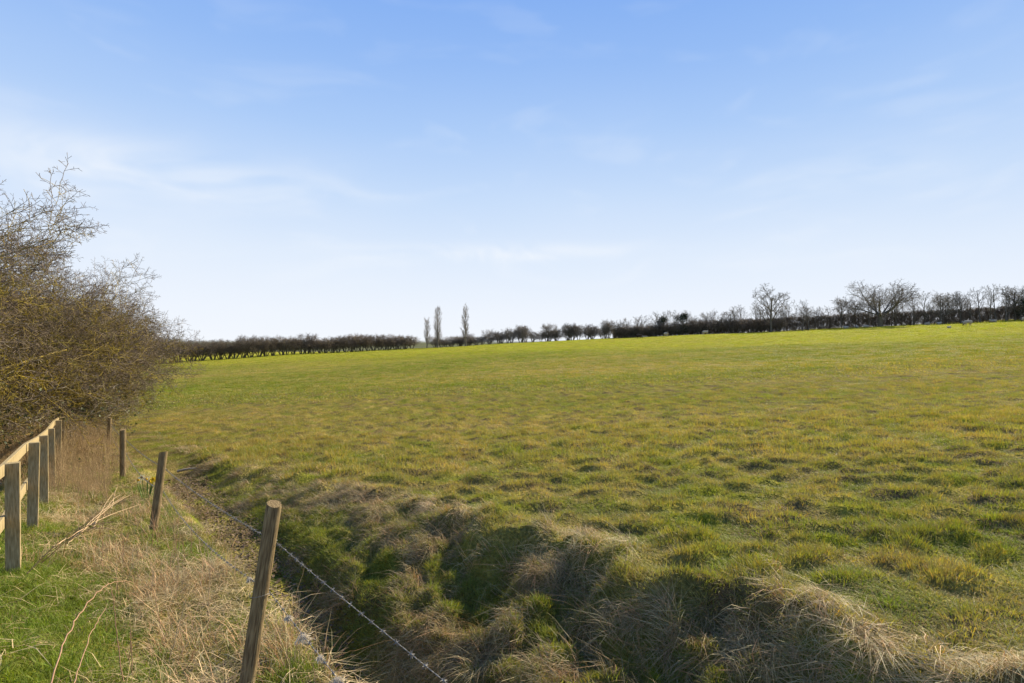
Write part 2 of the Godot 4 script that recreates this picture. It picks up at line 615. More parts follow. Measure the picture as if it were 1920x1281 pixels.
func twig_spray(sd: int, length: float, rad: float, forks: int) -> ArrayMesh:
	var rg := RandomNumberGenerator.new()
	rg.seed = sd
	var b := Buf.new()
	var P := {"levels": 3, "segs": [4, 2, 1], "sides": [3, 3, 3], "wig": [0.28, 0.3, 0.3], "up": [0.05, 0.08, 0.1], "taper": [0.6, 0.6, 0.5], "rmin": rad * 0.6, "n": [forks, 3], "start": [0.12, 0.2], "ang": [55.0, 55.0], "lr": [0.5, 0.4], "rr": [0.75, 0.8]}
	grow(b, Vector3.ZERO, Vector3.UP, length, rad, 0, P, rg, [])
	return b.mesh()

func along(dir: Vector3, roll: float, at: Vector3, sc: float) -> Transform3D:
	var x := dir.cross(Vector3(0.2, 0.5, 0.84)).normalized()
	x = x.rotated(dir, roll)
	return Transform3D(Basis(x * sc, dir * sc, x.cross(dir) * sc), at)

func shrub(at: Vector3, h: float, reach: float, stems: int, pull: Vector3, sd: int, label: String, lichen: float, dense: float) -> void:
	var rg := RandomNumberGenerator.new()
	rg.seed = sd
	var root := thing("hawthorn_shrub", at, label, "shrub", "hawthorn shrubs in the hedge")
	var P := {"levels": 4, "segs": [9, 7, 4, 3], "sides": [7, 5, 4, 3], "wig": [0.16, 0.2, 0.26, 0.3], "up": [0.03, 0.03, 0.05, 0.04], "taper": [0.35, 0.35, 0.4, 0.5], "rmin": 0.0042,
		"n": [9, 7, 4], "start": [0.18, 0.15, 0.15], "ang": [48.0, 50.0, 55.0], "lr": [0.42, 0.46, 0.5], "rr": [0.5, 0.5, 0.55], "pull": pull, "pulls": [0.05, 0.07, 0.06, 0.04], "spray": 2, "short_top": 0.4}
	var tips := []
	for k in stems:
		var a := TAU * k / stems + rg.randf_range(-0.4, 0.4)
		var o := Vector3(cos(a), 0, sin(a))
		var dir := (Vector3.UP * rg.randf_range(0.75, 1.5) + o * reach * rg.randf_range(0.4, 1.1) + pull * 0.35).normalized()
		var b := Buf.new()
		grow(b, o * rg.randf_range(0.1, 0.45) + Vector3.DOWN * 0.15, dir, h * rg.randf_range(0.75, 1.1), rg.randf_range(0.035, 0.06), 0, P, rg, tips)
		part("stem", b, M.bark_lichen if rg.randf() < lichen else M.bark_grey, root)
	# long bare limbs arching out of the near face, painted pale as if sunlit
	var PB := P.duplicate()
	PB.levels = 3
	PB.n = [6, 5]
	PB.wig = [0.13, 0.2, 0.28]
	PB.lr = [0.3, 0.4]
	PB.up = [0.02, 0.05, 0.05]
	PB.pulls = [0.02, 0.0, 0.0]
	for k in 9:
		var b := Buf.new()
		var away := (pull * rg.randf_range(0.3, 0.8) + Vector3(rg.randf_range(0.0, 0.9), rg.randf_range(0.25, 0.8), rg.randf_range(0.2, 1.1))).normalized()
		grow(b, Vector3(rg.randf_range(-0.3, 0.5), rg.randf_range(0.2, 0.9), rg.randf_range(-0.2, 0.5)), away, h * rg.randf_range(0.6, 0.85), rg.randf_range(0.024, 0.036), 0, PB, rg, [])
		part("limb", b, M.bark_sunlit, root)
	var W := [[], [], []]
	var C := [PackedColorArray(), PackedColorArray(), PackedColorArray()]
	for tp in tips:
		if rg.randf() > dense:
			continue
		var v := rg.randi() % 3
		var dir: Vector3 = (tp[1] + pull * 0.3 + Vector3(rg.randf_range(-1, 1), rg.randf_range(-0.5, 0.9), rg.randf_range(-1, 1)) * 0.45).normalized()
		W[v].append(along(dir, rg.randf() * TAU, tp[0], rg.randf_range(0.6, 1.15)))
		var c := Color(0.10, 0.075, 0.05).lerp(Color(0.21, 0.17, 0.125), rg.randf())
		if rg.randf() < lichen * 0.55 * (1.3 - tp[0].y / h):
			c = Color(0.30, 0.22, 0.02).lerp(Color(0.14, 0.13, 0.035), rg.randf())
		C[v].append(c)
	for v in 3:
		scatter("twigs", M.sprays[v], M.twig, W[v], C[v], root)

func bare_tree_mesh(kind: String, sd: int) -> Array:
	# returns [trunk with limbs, fine branches] for a tree one unit (10 m) high
	var rg := RandomNumberGenerator.new()
	rg.seed = sd
	var P := {}
	var tall := 10.0
	var out := [Buf.new(), Buf.new()]
	match kind:
		"round":
			P = {"levels": 5, "segs": [6, 5, 4, 3, 2], "sides": [7, 5, 4, 3, 3], "wig": [0.06, 0.17, 0.2, 0.24, 0.25], "up": [0.02, 0.07, 0.05, 0.03, 0.02], "taper": [0.45, 0.35, 0.4, 0.5, 0.5], "rmin": 0.016,
				"n": [9, 6, 5, 4], "start": [0.26, 0.2, 0.15, 0.1], "ang": [50.0, 42.0, 45.0, 45.0], "lr": [0.62, 0.5, 0.5, 0.55], "rr": [0.55, 0.55, 0.55, 0.6]}
		"upright":
			P = {"levels": 5, "segs": [6, 5, 4, 3, 2], "sides": [6, 5, 4, 3, 3], "wig": [0.08, 0.16, 0.2, 0.22, 0.25], "up": [0.05, 0.14, 0.08, 0.05, 0.02], "taper": [0.3, 0.35, 0.4, 0.5, 0.5], "rmin": 0.016,
				"n": [8, 5, 4, 3], "start": [0.2, 0.2, 0.15, 0.1], "ang": [38.0, 38.0, 42.0, 45.0], "lr": [0.5, 0.45, 0.5, 0.5], "rr": [0.5, 0.55, 0.55, 0.6]}
		"oak":
			P = {"levels": 5, "segs": [3, 8, 5, 4, 2], "sides": [8, 6, 5, 3, 3], "wig": [0.05, 0.17, 0.22, 0.25, 0.25], "up": [0.0, 0.035, 0.05, 0.03, 0.02], "taper": [0.85, 0.3, 0.35, 0.45, 0.5], "rmin": 0.017,
				"n": [7, 9, 7, 5], "start": [0.62, 0.25, 0.15, 0.1], "ang": [50.0, 42.0, 48.0, 45.0], "lr": [2.5, 0.44, 0.48, 0.5], "rr": [0.52, 0.48, 0.5, 0.6], "short_top": 0.35}
		"poplar":
			P = {"levels": 4, "segs": [10, 6, 4, 2], "sides": [7, 4, 3, 3], "wig": [0.03, 0.06, 0.12, 0.2], "up": [0.03, 0.17, 0.10, 0.1], "taper": [0.12, 0.3, 0.4, 0.5], "rmin": 0.014,
				"n": [36, 7, 5], "start": [0.12, 0.1, 0.1], "ang": [36.0, 28.0, 34.0], "lr": [0.27, 0.42, 0.5], "rr": [0.4, 0.5, 0.6], "short_top": 0.55}
		"bush":
			P = {"levels": 4, "segs": [5, 4, 3, 2], "sides": [5, 4, 3, 3], "wig": [0.14, 0.2, 0.25, 0.25], "up": [0.06, 0.05, 0.03, 0.02], "taper": [0.3, 0.35, 0.5, 0.5], "rmin": 0.022,
				"n": [8, 8, 7], "start": [0.2, 0.15, 0.1], "ang": [46.0, 48.0, 48.0], "lr": [0.5, 0.5, 0.55], "rr": [0.5, 0.55, 0.6]}
	if kind == "bush":
		for k in 5:
			var a := TAU * k / 5.0 + rg.randf()
			grow(out[0], Vector3(cos(a), -0.3, sin(a)) * 0.5, Vector3(cos(a) * 0.35, 1.0, sin(a) * 0.35).normalized(), 7.5, 0.2, 0, P, rg, [])
	elif kind == "oak":
		grow(out[0], Vector3(0, -0.3, 0), Vector3(0.02, 1, 0).normalized(), 3.1, 0.34, 0, P, rg, [])
	elif kind == "poplar":
		grow(out[0], Vector3(0, -0.3, 0), Vector3.UP, 9.6, 0.2, 0, P, rg, [])
	else:
		grow(out[0], Vector3(0, -0.3, 0), Vector3(rg.randf_range(-0.06, 0.06), 1, 0).normalized(), 7.0 if kind == "round" else 8.2, 0.2, 0, P, rg, [])
	# split: limbs thicker than a hand stay trunk, the rest is crown
	var b: Buf = out[0]
	var top := 0.0
	for p in b.v:
		top = maxf(top, p.y)
	var f := tall / top
	var trunk := Buf.new()
	var crown := Buf.new()
	var tubes_at := 0
	for k in b.v.size():
		b.v[k] *= f
	# each tube is contiguous: walk the index list and sort triangles by the girth of their tube
	var first_thick := {"bush": 0.05, "oak": 0.11, "poplar": 0.05}.get(kind, 0.07) as float
	for tr in range(0, b.i.size(), 3):
		var a := b.v[b.i[tr]]
		var e1 := b.v[b.i[tr + 1]]
		var e2 := b.v[b.i[tr + 2]]
		var shortest := minf(a.distance_to(e1), minf(a.distance_to(e2), e1.distance_to(e2)))
		var dst := trunk if shortest > first_thick else crown
		var k0 := dst.v.size()
		for j in 3:
			var q := b.i[tr + j]
			dst.v.append(b.v[q])
			dst.n.append(b.n[q])
			dst.c.append(b.c[q])
			dst.i.append(k0 + j)
	return [trunk.mesh(), crown.mesh()]

func put_tree(called: String, meshes: Array, at: Vector3, h: float, wide: float, yaw: float, label: String, group: String, m_trunk: Material, m_crown: Material, category := "tree") -> Node3D:
	var o := thing(called, at, label, category, group)
	o.rotation.y = yaw
	o.scale = Vector3(wide, h / 10.0, wide)
	part("trunk", meshes[0], m_trunk, o)
	part("crown", meshes[1], m_crown, o)
	return o

func leafy_mesh(sd: int, count: int, size: float, rx: float, ry: float) -> ArrayMesh:
	# crown of small evergreen leaves on the shell of several clumps
	var rg := RandomNumberGenerator.new()
	rg.seed = sd
	var b := Buf.new()
	var cl := []
	for k in 14:
		var a := rg.randf() * TAU
		var y := rg.randf_range(0.15, 0.95)
		var w := sqrt(maxf(1.0 - pow(y * 2.0 - 0.9, 2.0), 0.1))
		cl.append([Vector3(cos(a) * rx * w * rg.randf_range(0.3, 0.75), y * ry, sin(a) * rx * w * rg.randf_range(0.3, 0.75)), rg.randf_range(0.25, 0.45) * rx])
	for k in count:
		var c: Array = cl[rg.randi() % cl.size()]
		var o: Vector3 = Vector3(rg.randfn(), rg.randfn() * 0.8, rg.randfn()).normalized() * c[1] * pow(rg.randf(), 0.4)
		var p: Vector3 = c[0] + o
		var u := Vector3(rg.randfn(), rg.randfn(), rg.randfn()).normalized() * size * rg.randf_range(0.6, 1.3)
		var w := u.cross(Vector3(rg.randfn(), rg.randfn(), rg.randfn())).normalized() * size * 0.45
		b.quad(p - u * 0.5, p + w * 0.5, p + u * 0.5, p - w * 0.5)
	return b.mesh()

# ------------------------------------------------------------------ sheep
func field_mesh(bones: Array, cell: float, k: float, bump: FastNoiseLite, amp: float) -> Buf:
	var lo := Vector3.ONE * 1e9
	var hi := Vector3.ONE * -1e9
	for q in bones:
		for e in [[q[0], q[2]], [q[1], q[3]]]:
			lo = lo.min(e[0] - Vector3.ONE * (e[1] + 0.1))
			hi = hi.max(e[0] + Vector3.ONE * (e[1] + 0.1))
	var nx := int((hi.x - lo.x) / cell) + 2
	var ny := int((hi.y - lo.y) / cell) + 2
	var nz := int((hi.z - lo.z) / cell) + 2
	var val := PackedFloat32Array()
	val.resize(nx * ny * nz)
	for z in nz:
		for y in ny:
			for x in nx:
				var p := lo + Vector3(x, y, z) * cell
				var best := 9.0
				for q in bones:
					var ab: Vector3 = q[1] - q[0]
					var h := clampf((p - q[0]).dot(ab) / maxf(ab.length_squared(), 1e-6), 0.0, 1.0)
					var dd: float = p.distance_to(q[0] + ab * h) - lerpf(q[2], q[3], h)
					var mixv := clampf(0.5 + 0.5 * (best - dd) / k, 0.0, 1.0)
					best = lerpf(best, dd, mixv) - k * mixv * (1.0 - mixv)
				if best < 0.1 and p.y > 0.45:
					best += amp * bump.get_noise_3dv(p)
				val[(z * ny + y) * nx + x] = best
	var b := Buf.new()
	var at := {}
	for z in nz - 1:
		for y in ny - 1:
			for x in nx - 1:
				var sum := Vector3.ZERO
				var cnt := 0
				var base := (z * ny + y) * nx + x
				var cs := [0, 1, nx, nx + 1, nx * ny, nx * ny + 1, nx * ny + nx, nx * ny + nx + 1]
				for e in [[0, 1], [2, 3], [4, 5], [6, 7], [0, 2], [1, 3], [4, 6], [5, 7], [0, 4], [1, 5], [2, 6], [3, 7]]:
					var a0 := val[base + cs[e[0]]]
					var a1 := val[base + cs[e[1]]]
					if (a0 < 0.0) != (a1 < 0.0):
						var f := a0 / (a0 - a1)
						var c0 := Vector3(e[0] & 1, (e[0] >> 1) & 1, e[0] >> 2)
						var c1 := Vector3(e[1] & 1, (e[1] >> 1) & 1, e[1] >> 2)
						sum += c0.lerp(c1, f)
						cnt += 1
				if cnt:
					at[base] = b.v.size()
					b.v.append(lo + (Vector3(x, y, z) + sum / cnt) * cell)
					b.n.append(Vector3.ZERO)
					b.c.append(Color.WHITE)
	var step := [1, nx, nx * ny]
	for key in at:
		for ax in 3:
			var s1: int = step[(ax + 1) % 3]
			var s2: int = step[(ax + 2) % 3]
			if not (at.has(key - s1) and at.has(key - s2) and at.has(key - s1 - s2)) or key + step[ax] >= val.size():
				continue
			if (val[key] < 0.0) != (val[key + step[ax]] < 0.0):
				var o := [at[key], at[key - s1], at[key - s1 - s2], at[key - s2]]
				if val[key] < 0.0:
					o.reverse()
				b.i.append_array(PackedInt32Array([o[0], o[1], o[2], o[0], o[2], o[3]]))
	for tr in range(0, b.i.size(), 3):
		var nn := (b.v[b.i[tr + 2]] - b.v[b.i[tr]]).cross(b.v[b.i[tr + 1]] - b.v[b.i[tr]])
		for j in 3:
			b.n[b.i[tr + j]] += nn
	for k2 in b.n.size():
		b.n[k2] = b.n[k2].normalized()
	return b

func sheep_meshes(pose: String) -> Array:
	# facing +x; fleece body one mesh, dark face its child mesh
	var bump := noise_of(5, 6.0, 2)
	var L := 0.0
	var bones := []
	if pose == "lying":
		L = 0.26
		bones = [[Vector3(-0.36, 0.28, 0), Vector3(0.34, 0.30, 0), 0.26, 0.25], [Vector3(0.34, 0.34, 0), Vector3(0.56, 0.52, 0.02), 0.17, 0.11], [Vector3(0.3, 0.07, 0.2), Vector3(0.52, 0.06, 0.17), 0.07, 0.045], [Vector3(-0.35, 0.08, 0.24), Vector3(-0.1, 0.06, 0.27), 0.09, 0.05]]
	else:
		bones = [[Vector3(-0.38, 0.66, 0), Vector3(0.34, 0.67, 0), 0.27, 0.25]]
		for fx in [-0.40, 0.34]:
			for fz in [-0.13, 0.13]:
				bones.append([Vector3(fx, 0.52, fz), Vector3(fx + (0.05 if fx < 0 else 0.0), 0.28, fz), 0.11, 0.05])
				bones.append([Vector3(fx + (0.05 if fx < 0 else 0.0), 0.28, fz), Vector3(fx, 0.0, fz), 0.045, 0.036])
		bones.append([Vector3(-0.62, 0.72, 0), Vector3(-0.66, 0.5, 0), 0.06, 0.04])
		bones.append([Vector3(0.36, 0.7, 0), Vector3(0.6, 0.34, 0.03) if pose == "grazing" else Vector3(0.58, 0.98, 0.03), 0.17, 0.1])
	var body := field_mesh(bones, 0.055, 0.07, bump, 0.03)
	var hp := Vector3(0.6, 0.34, 0.03) if pose == "grazing" else (Vector3(0.58, 0.98, 0.03) if pose == "standing" else Vector3(0.56, 0.54, 0.02))
	var nose := hp + (Vector3(0.13, -0.24, 0.02) if pose == "grazing" else Vector3(0.25, -0.1, 0.03))
	var head := field_mesh([[hp, nose, 0.095, 0.055], [hp + Vector3(-0.01, 0.05, 0.05), hp + Vector3(-0.04, 0.05, 0.19), 0.035, 0.02], [hp + Vector3(-0.01, 0.05, -0.05), hp + Vector3(-0.04, 0.05, -0.19), 0.035, 0.02]], 0.03, 0.03, bump, 0.0)
	return [body.mesh(), head.mesh()]

func put_sheep(ms: Array, x: float, d: float, yaw: float, sc: float, label: String, fleece: Material, face: Material, group := "sheep in the pasture", called := "sheep") -> void:
	var o := thing(called, G(x, d, 0.0), label, "sheep" if called == "sheep" else called, group)
	o.rotation.y = yaw
	o.scale = Vector3.ONE * sc
	part("body", ms[0], fleece, o)
	part("head", ms[1], face, o)

# ------------------------------------------------------------------ fences
func round_post(h: float, r: float, sd: int) -> Buf:
	var rg := RandomNumberGenerator.new()
	rg.seed = sd
	var b := Buf.new()
	var nz := noise_of(sd, 1.6, 3)
	var sides := 28
	var rows := 26
	for k in rows + 2:
		var y := -0.35 + (h + 0.35) * minf(float(k) / rows, 1.0)
		var edge := 1.0 if k < rows else 0.93
		if k == rows + 1:
			y = h + 0.006
			edge = 0.93
		if k == rows:
			y = h - 0.004
			edge = 1.0
		for q in sides:
			var a := TAU * q / sides
			var o := Vector3(cos(a), 0, sin(a))
			# drying splits run up the grain
			var crack := 0.0
			if absf(angle_difference(a, 0.8 + 0.05 * sin(y * 4.0))) < 0.09 and y > 0.1:
				crack = 0.10
			var rr := r * edge * (1.0 + 0.05 * nz.get_noise_3d(o.x * 1.5, y * 0.9, o.z * 1.5) - crack)
			b.v.append(o * rr + Vector3.UP * (y + (0.012 * o.x if k >= rows else 0.0)))
			b.n.append(o)
			b.c.append(Color.WHITE)
	for k in rows + 1:
		for q in sides:
			var a0 := k * sides + q
			var a1 := k * sides + (q + 1) % sides
			b.i.append_array(PackedInt32Array([a0, a1, a0 + sides, a1, a1 + sides, a0 + sides]))
	var c0 := b.v.size()
	b.v.append(Vector3.UP * (h + 0.006))
	b.n.append(Vector3.UP)
	b.c.append(Color.WHITE)
	for q in sides:
		b.v.append(b.v[(rows + 1) * sides + q])
		b.n.append(Vector3.UP)
		b.c.append(Color.WHITE)
	for q in sides:
		b.i.append_array(PackedInt32Array([c0, c0 + 1 + q, c0 + 1 + (q + 1) % sides]))
	return b

func barbed(a: Vector3, z: Vector3, sag: float, sd: int) -> Buf:
	var rg := RandomNumberGenerator.new()
	rg.seed = sd
	var b := Buf.new()
	var ln := a.distance_to(z)
	var fwd := (z - a).normalized()
	var sd1 := fwd.cross(Vector3.UP).normalized()
	var up1 := sd1.cross(fwd)
	var m := int(ln / 0.014)
	for strand in 2:
		var pts := PackedVector3Array()
		var rad := PackedFloat32Array()
		for k in m + 1:
			var u := float(k) / m
			var p := a.lerp(z, u) + Vector3.DOWN * sag * 4.0 * u * (1.0 - u)
			var tw := u * ln / 0.075 * TAU + PI * strand
			pts.append(p + (sd1 * cos(tw) + up1 * sin(tw)) * 0.0011)
			rad.append(0.00105)
		b.tube(pts, rad, 4)
	var nb := int(ln / 0.105)
	for k in nb:
		var u := (k + 0.5 + rg.randf_range(-0.1, 0.1)) / nb
		var p := a.lerp(z, u) + Vector3.DOWN * sag * 4.0 * u * (1.0 - u)
		var turn := rg.randf() * TAU
		for w in 3:
			var tw := turn + w * 1.3
			var o := sd1 * cos(tw) + up1 * sin(tw)
			b.tube(PackedVector3Array([p - o * 0.013 + fwd * 0.004 * (w - 1), p, p + o * 0.013 - fwd * 0.004 * (w - 1)]), PackedFloat32Array([0.0006, 0.0024, 0.0006]), 4)
		b.tube(PackedVector3Array([p - fwd * 0.007, p + fwd * 0.007]), PackedFloat32Array([0.0036, 0.0036]), 6, Color.WHITE, true)
	return b

func build_wire_fence() -> void:
	var root := thing("wire_fence", GS(0, 0), "barbed wire fence on weathered round wooden posts along the ditch", "fence")
	var o0 := root.position
	# s of each post, its lean towards (along, across), height and radius
	var spots := [[-5.2, 0.0, 0.0, 1.0, 0.045], [0.0, -0.05, 0.135, 1.05, 0.041], [5.1, -0.02, 0.11, 0.97, 0.047], [10.6, 0.0, 0.0, 0.97, 0.055], [16.6, 0.0, 0.03, 1.0, 0.05], [22.5, 0.02, 0.0, 1.0, 0.05]]
	var tops := []
	for k in spots.size():
		var q: Array = spots[k]
		var foot := GS(q[0] + (0.15 if k == 1 else 0.0), -0.04 if k == 1 else 0.0)
		var p := part("post", round_post(q[3], q[4], 300 + k), M.post, root)
		var lean3 := Vector3(U.x * q[1] + N.x * q[2], 1.0, -(U.y * q[1] + N.y * q[2])).normalized()
		var fx := lean3.cross(Vector3(N.x, 0, -N.y)).normalized()
		p.transform = Transform3D(Basis(fx, lean3, fx.cross(lean3)).rotated(lean3, k * 1.7 + 0.4) if k != 1 else Basis(fx, lean3, fx.cross(lean3)), foot - o0)
		var face: Vector3 = Vector3(N.x, 0, -N.y) * (q[4] + 0.003)
		tops.append([foot + lean3 * (q[3] - 0.22) + face, foot + lean3 * (q[3] - 0.49) + face])
		for w in 2:
			var at: Vector3 = tops[k][w] - o0
			var b := Buf.new()
			var al := Vector3(U.x, 0, -U.y)
			var inw := -Vector3(N.x, 0, -N.y)
			b.tube(PackedVector3Array([at - al * 0.006 + Vector3.UP * 0.012 + inw * 0.02, at + Vector3.UP * 0.012 - inw * 0.005, at + Vector3.DOWN * 0.012 - inw * 0.005, at + Vector3.DOWN * 0.012 + inw * 0.02]), PackedFloat32Array([0.002, 0.002, 0.002, 0.002]), 5)
			part("staple", b, M.wire, root)
	for k in spots.size() - 1:
		for w in 2:
			var b := barbed(tops[k][w] - o0, tops[k + 1][w] - o0, 0.035 if w == 0 else 0.11, 500 + k * 2 + w)
			part("barbed_wire", b, M.wire, root)
	# a tie of plain wire round the near post, holding the lower strand
	var tie := Buf.new()
	var pts := PackedVector3Array()
	var rad := PackedFloat32Array()
	var c0: Vector3 = tops[1][1] - o0 - Vector3(N.x, 0, -N.y) * 0.05
	for k in 15:
		var a := TAU * k / 14.0
		pts.append(c0 + Vector3(cos(a) * 0.053, 0.004 * sin(a * 2.0), sin(a) * 0.053))
		rad.append(0.0013)
	tie.tube(pts, rad, 4)
	part("tie_wire", tie, M.wire, root)
	# wool caught on the lower strand
	var wl: Array = [[0, 0.93, 1.0, "round"], [0, 0.885, 1.6, "big"], [0, 0.84, 0.9, "thin"], [0, 0.80, 1.3, "drooping"], [0, 0.765, 0.9, "small"], [1, 0.035, 1.5, "wide"], [1, 0.09, 1.0, "ragged"]]
	for q in wl:
		var a: Vector3 = tops[q[0]][1]
		var z: Vector3 = tops[q[0] + 1][1]
		var u: float = q[1]
		var p := a.lerp(z, u) + Vector3.DOWN * 0.11 * 4.0 * u * (1.0 - u)
		var side := "behind" if q[0] == 1 else "before"
		var o := thing("wool_tuft", p, "%s wisp of white wool caught on the lower barbed wire %s the near post" % [q[3], side], "wool", "wool caught on the wire")
		wool(o, q[2] * 0.75, 700 + int(u * 100))

func wool(o: Node3D, sc: float, sd: int) -> void:
	var rg := RandomNumberGenerator.new()
	rg.seed = sd
	var b := Buf.new()
	for k in 90:
		var pts := PackedVector3Array()
		var rad := PackedFloat32Array()
		var p := Vector3(rg.randfn() * 0.007, 0.004, rg.randfn() * 0.007)
		var dir := Vector3(rg.randfn() * 0.45, -1.0, rg.randfn() * 0.45).normalized()
		for j in 4:
			pts.append(p * sc)
			rad.append(0.0011)
			dir = (dir + Vector3(rg.randfn(), rg.randfn() * 0.4, rg.randfn()) * 0.35).normalized()
			p += dir * rg.randf_range(0.008, 0.016)
		b.tube(pts, rad, 3)
	var w := part("fibres", b, M.wool, o)
	w.set_meta("kind", "stuff")

func build_rail_fence() -> void:
	var root := thing("rail_fence", GS(3.3, -1.2), "pale timber post and rail fence beside the hawthorn hedge", "fence")
	var o0 := root.position
	var al := Vector3(U.x, 0, -U.y)
	var ac := Vector3(N.x, 0, -N.y)
	var tops := []
	var ss := [1.3, 3.3, 5.3, 7.3, 9.4, 11.4, 13.5]
	for k in ss.size():
		var s: float = ss[k]
		var t := -1.2 + 0.02 * (s - 3.3)
		var foot := GS(s, t)
		var h: float = 0.96 + [0.0, 0.0, 0.01, 0.03, 0.04, 0.1, 0.08][k]
		var b := Buf.new()
		b.box(Vector3(0, h * 0.5 - 0.15, 0), al * 0.04, Vector3.UP * (h * 0.5 + 0.15), ac * 0.05, 0.004)
		var p := part("post", b, M.rail, root)
		p.position = foot - o0
		p.rotation = Vector3(0.012 * sin(k * 2.1), 0, 0.015 * cos(k * 1.7))
		tops.append(foot + Vector3.UP * h)
	for k in ss.size() - 1:
		for lev in 2:
			var down: float = [0.055, 0.50][lev]
			var a: Vector3 = tops[k] - ac * 0.068 + Vector3.DOWN * down
			var z: Vector3 = tops[k + 1] - ac * 0.068 + Vector3.DOWN * down
			var dirv := (z - a)
			var upv := ac.cross(dirv).normalized()
			if upv.y < 0: upv = -upv
			var b := Buf.new()
			b.box(Vector3.ZERO, upv * 0.05, dirv * 0.5 - dirv.normalized() * 0.002, ac * 0.017, 0.003)
			var p := part("rail", b, M.rail, root)
			p.position = (a + z) * 0.5 - o0

# ------------------------------------------------------------------ loose stems
func stem_thing(called: String, pts: PackedVector3Array, r0: float, m: Material, label: String, category: String, group := "", twigs := 0) -> void:
	var o := thing(called, pts[0], label, category, group)
	var curve := Curve3D.new()
	for k in pts.size():
		var tn := (pts[mini(k + 1, pts.size() - 1)] - pts[maxi(k - 1, 0)]) * 0.17
		curve.add_point(pts[k] - pts[0], -tn, tn)
	var ln := curve.get_baked_length()
	var pp := PackedVector3Array()
	var rr := PackedFloat32Array()
	var kn := int(ln / 0.04) + 3
	for k in kn:
		pp.append(curve.sample_baked(ln * k / (kn - 1)) + Vector3(rng.randfn(), rng.randfn(), rng.randfn()) * 0.0025)
		rr.append(r0 * lerpf(1.0, 0.35, float(k) / (kn - 1)))
	var b := Buf.new()
	b.tube(pp, rr, 6, Color.WHITE, true)
	part("stalk", b, m, o)
	for k in twigs:
		var u := rng.randf_range(0.35, 0.95)
		var i0 := int(u * (kn - 1))
		var d := Vector3(rng.randfn(), absf(rng.randfn()) + 0.4, rng.randfn()).normalized()
		var tb := Buf.new()
		var l := rng.randf_range(0.05, 0.16)
		tb.tube(PackedVector3Array([pp[i0], pp[i0] + d * l * 0.5, pp[i0] + d * l + Vector3.UP * l * 0.2]), PackedFloat32Array([rr[i0] * 0.7, rr[i0] * 0.5, 0.0006]), 4)
		part("side_twig", tb, m, o)

func dead_stem_mesh(sd: int) -> ArrayMesh:
	var rg := RandomNumberGenerator.new()
	rg.seed = sd
	var b := Buf.new()
	var P := {"levels": 2, "segs": [6, 2], "sides": [4, 3], "wig": [0.06, 0.15], "up": [0.02, 0.1], "taper": [0.4, 0.4], "rmin": 0.0014, "n": [7], "start": [0.35], "ang": [32.0], "lr": [0.22], "rr": [0.55]}
	for k in 3:
		var a := rg.randf() * TAU
		grow(b, Vector3(cos(a), 0, sin(a)) * 0.04 + Vector3.DOWN * 0.03, Vector3(cos(a) * 0.16, 1, sin(a) * 0.16).normalized(), rg.randf_range(0.6, 1.0), 0.0042, 0, P, rg, [])
	return b.mesh()

# ------------------------------------------------------------------ sky
func build_sky() -> PanoramaSkyMaterial:
	var w := 2048
	var h := 1024
	var im := Image.create(w, h, false, Image.FORMAT_RGBF)
	var cir := noise_of(91, 1.0, 5)
	var wav := noise_of(92, 1.0, 3)
	# colour of clear air against elevation in degrees (linear)
	var els := [0.0, 3.0, 8.0, 14.0, 20.0, 26.0, 32.0, 45.0, 90.0]
	var cols := [Color(0.91, 0.945, 1.0), Color(0.86, 0.915, 1.0), Color(0.74, 0.84, 0.985), Color(0.57, 0.725, 0.965), Color(0.415, 0.605, 0.94), Color(0.305, 0.505, 0.91), Color(0.23, 0.43, 0.885), Color(0.16, 0.33, 0.78), Color(0.10, 0.24, 0.64)]
	for y in h / 2 + 1:
		var el := 90.0 - 180.0 * (y + 0.5) / h
		var k := 0
		while k < els.size() - 2 and el > els[k + 1]:
			k += 1
		var base: Color = cols[k].lerp(cols[k + 1], clampf((el - els[k]) / (els[k + 1] - els[k]), 0.0, 1.0))
		var low := 1.0 - smoothstep(2.0, 34.0, el)
		for x in w:
			var az := fposmod(360.0 * (x + 0.5) / w + 180.0, 360.0) - 180.0
			var ring := Vector2(cos(deg_to_rad(az)), sin(deg_to_rad(az))) * 1.72
			var c := base
			if el < 60.0:
				# thin cirrus drawn out along the wind
				var wy := el * 0.11
				var bend := wav.get_noise_3d(ring.x * 0.8, ring.y * 0.8, wy * 0.5)
				var f := cir.get_noise_3d(ring.x * 2.2 + 0.9 * bend, ring.y * 2.2 + 0.9 * bend, wy * 2.4 + 1.1 * bend)
				var veil := 0.22 * clampf(0.35 + wav.get_noise_3d(ring.x * 0.55, ring.y * 0.55, wy * 0.35 + 9.0) * 1.3, 0.0, 1.0) * low
				var cl := veil + 0.20 * smoothstep(0.05, 0.65, f) * (0.35 + 0.65 * low)
				# the two longest streaks
				cl += 0.5 * streak(az, el, -28.0, 14.6, 13.0, 1.5, f, -0.055)
				cl += 0.3 * streak(az, el, -38.0, 13.5, 14.0, 3.2, f, 0.0)
				cl += 1.0 * streak(az, el, -2.0, 8.9, 12.0, 0.75, f, 0.01)
				cl += 0.32 * streak(az, el, 30.0, 14.0, 8.0, 2.2, f, 0.1)
				c = base.lerp(Color(0.88, 0.93, 1.0), clampf(cl, 0.0, 0.85))
			im.set_pixel(x, y, c)
	for y in range(h / 2 + 1, h):
		for x in range(0, w):
			im.set_pixel(x, y, Color(0.2, 0.21, 0.12))
	var sky := PanoramaSkyMaterial.new()
	sky.panorama = ImageTexture.create_from_image(im)
	return sky

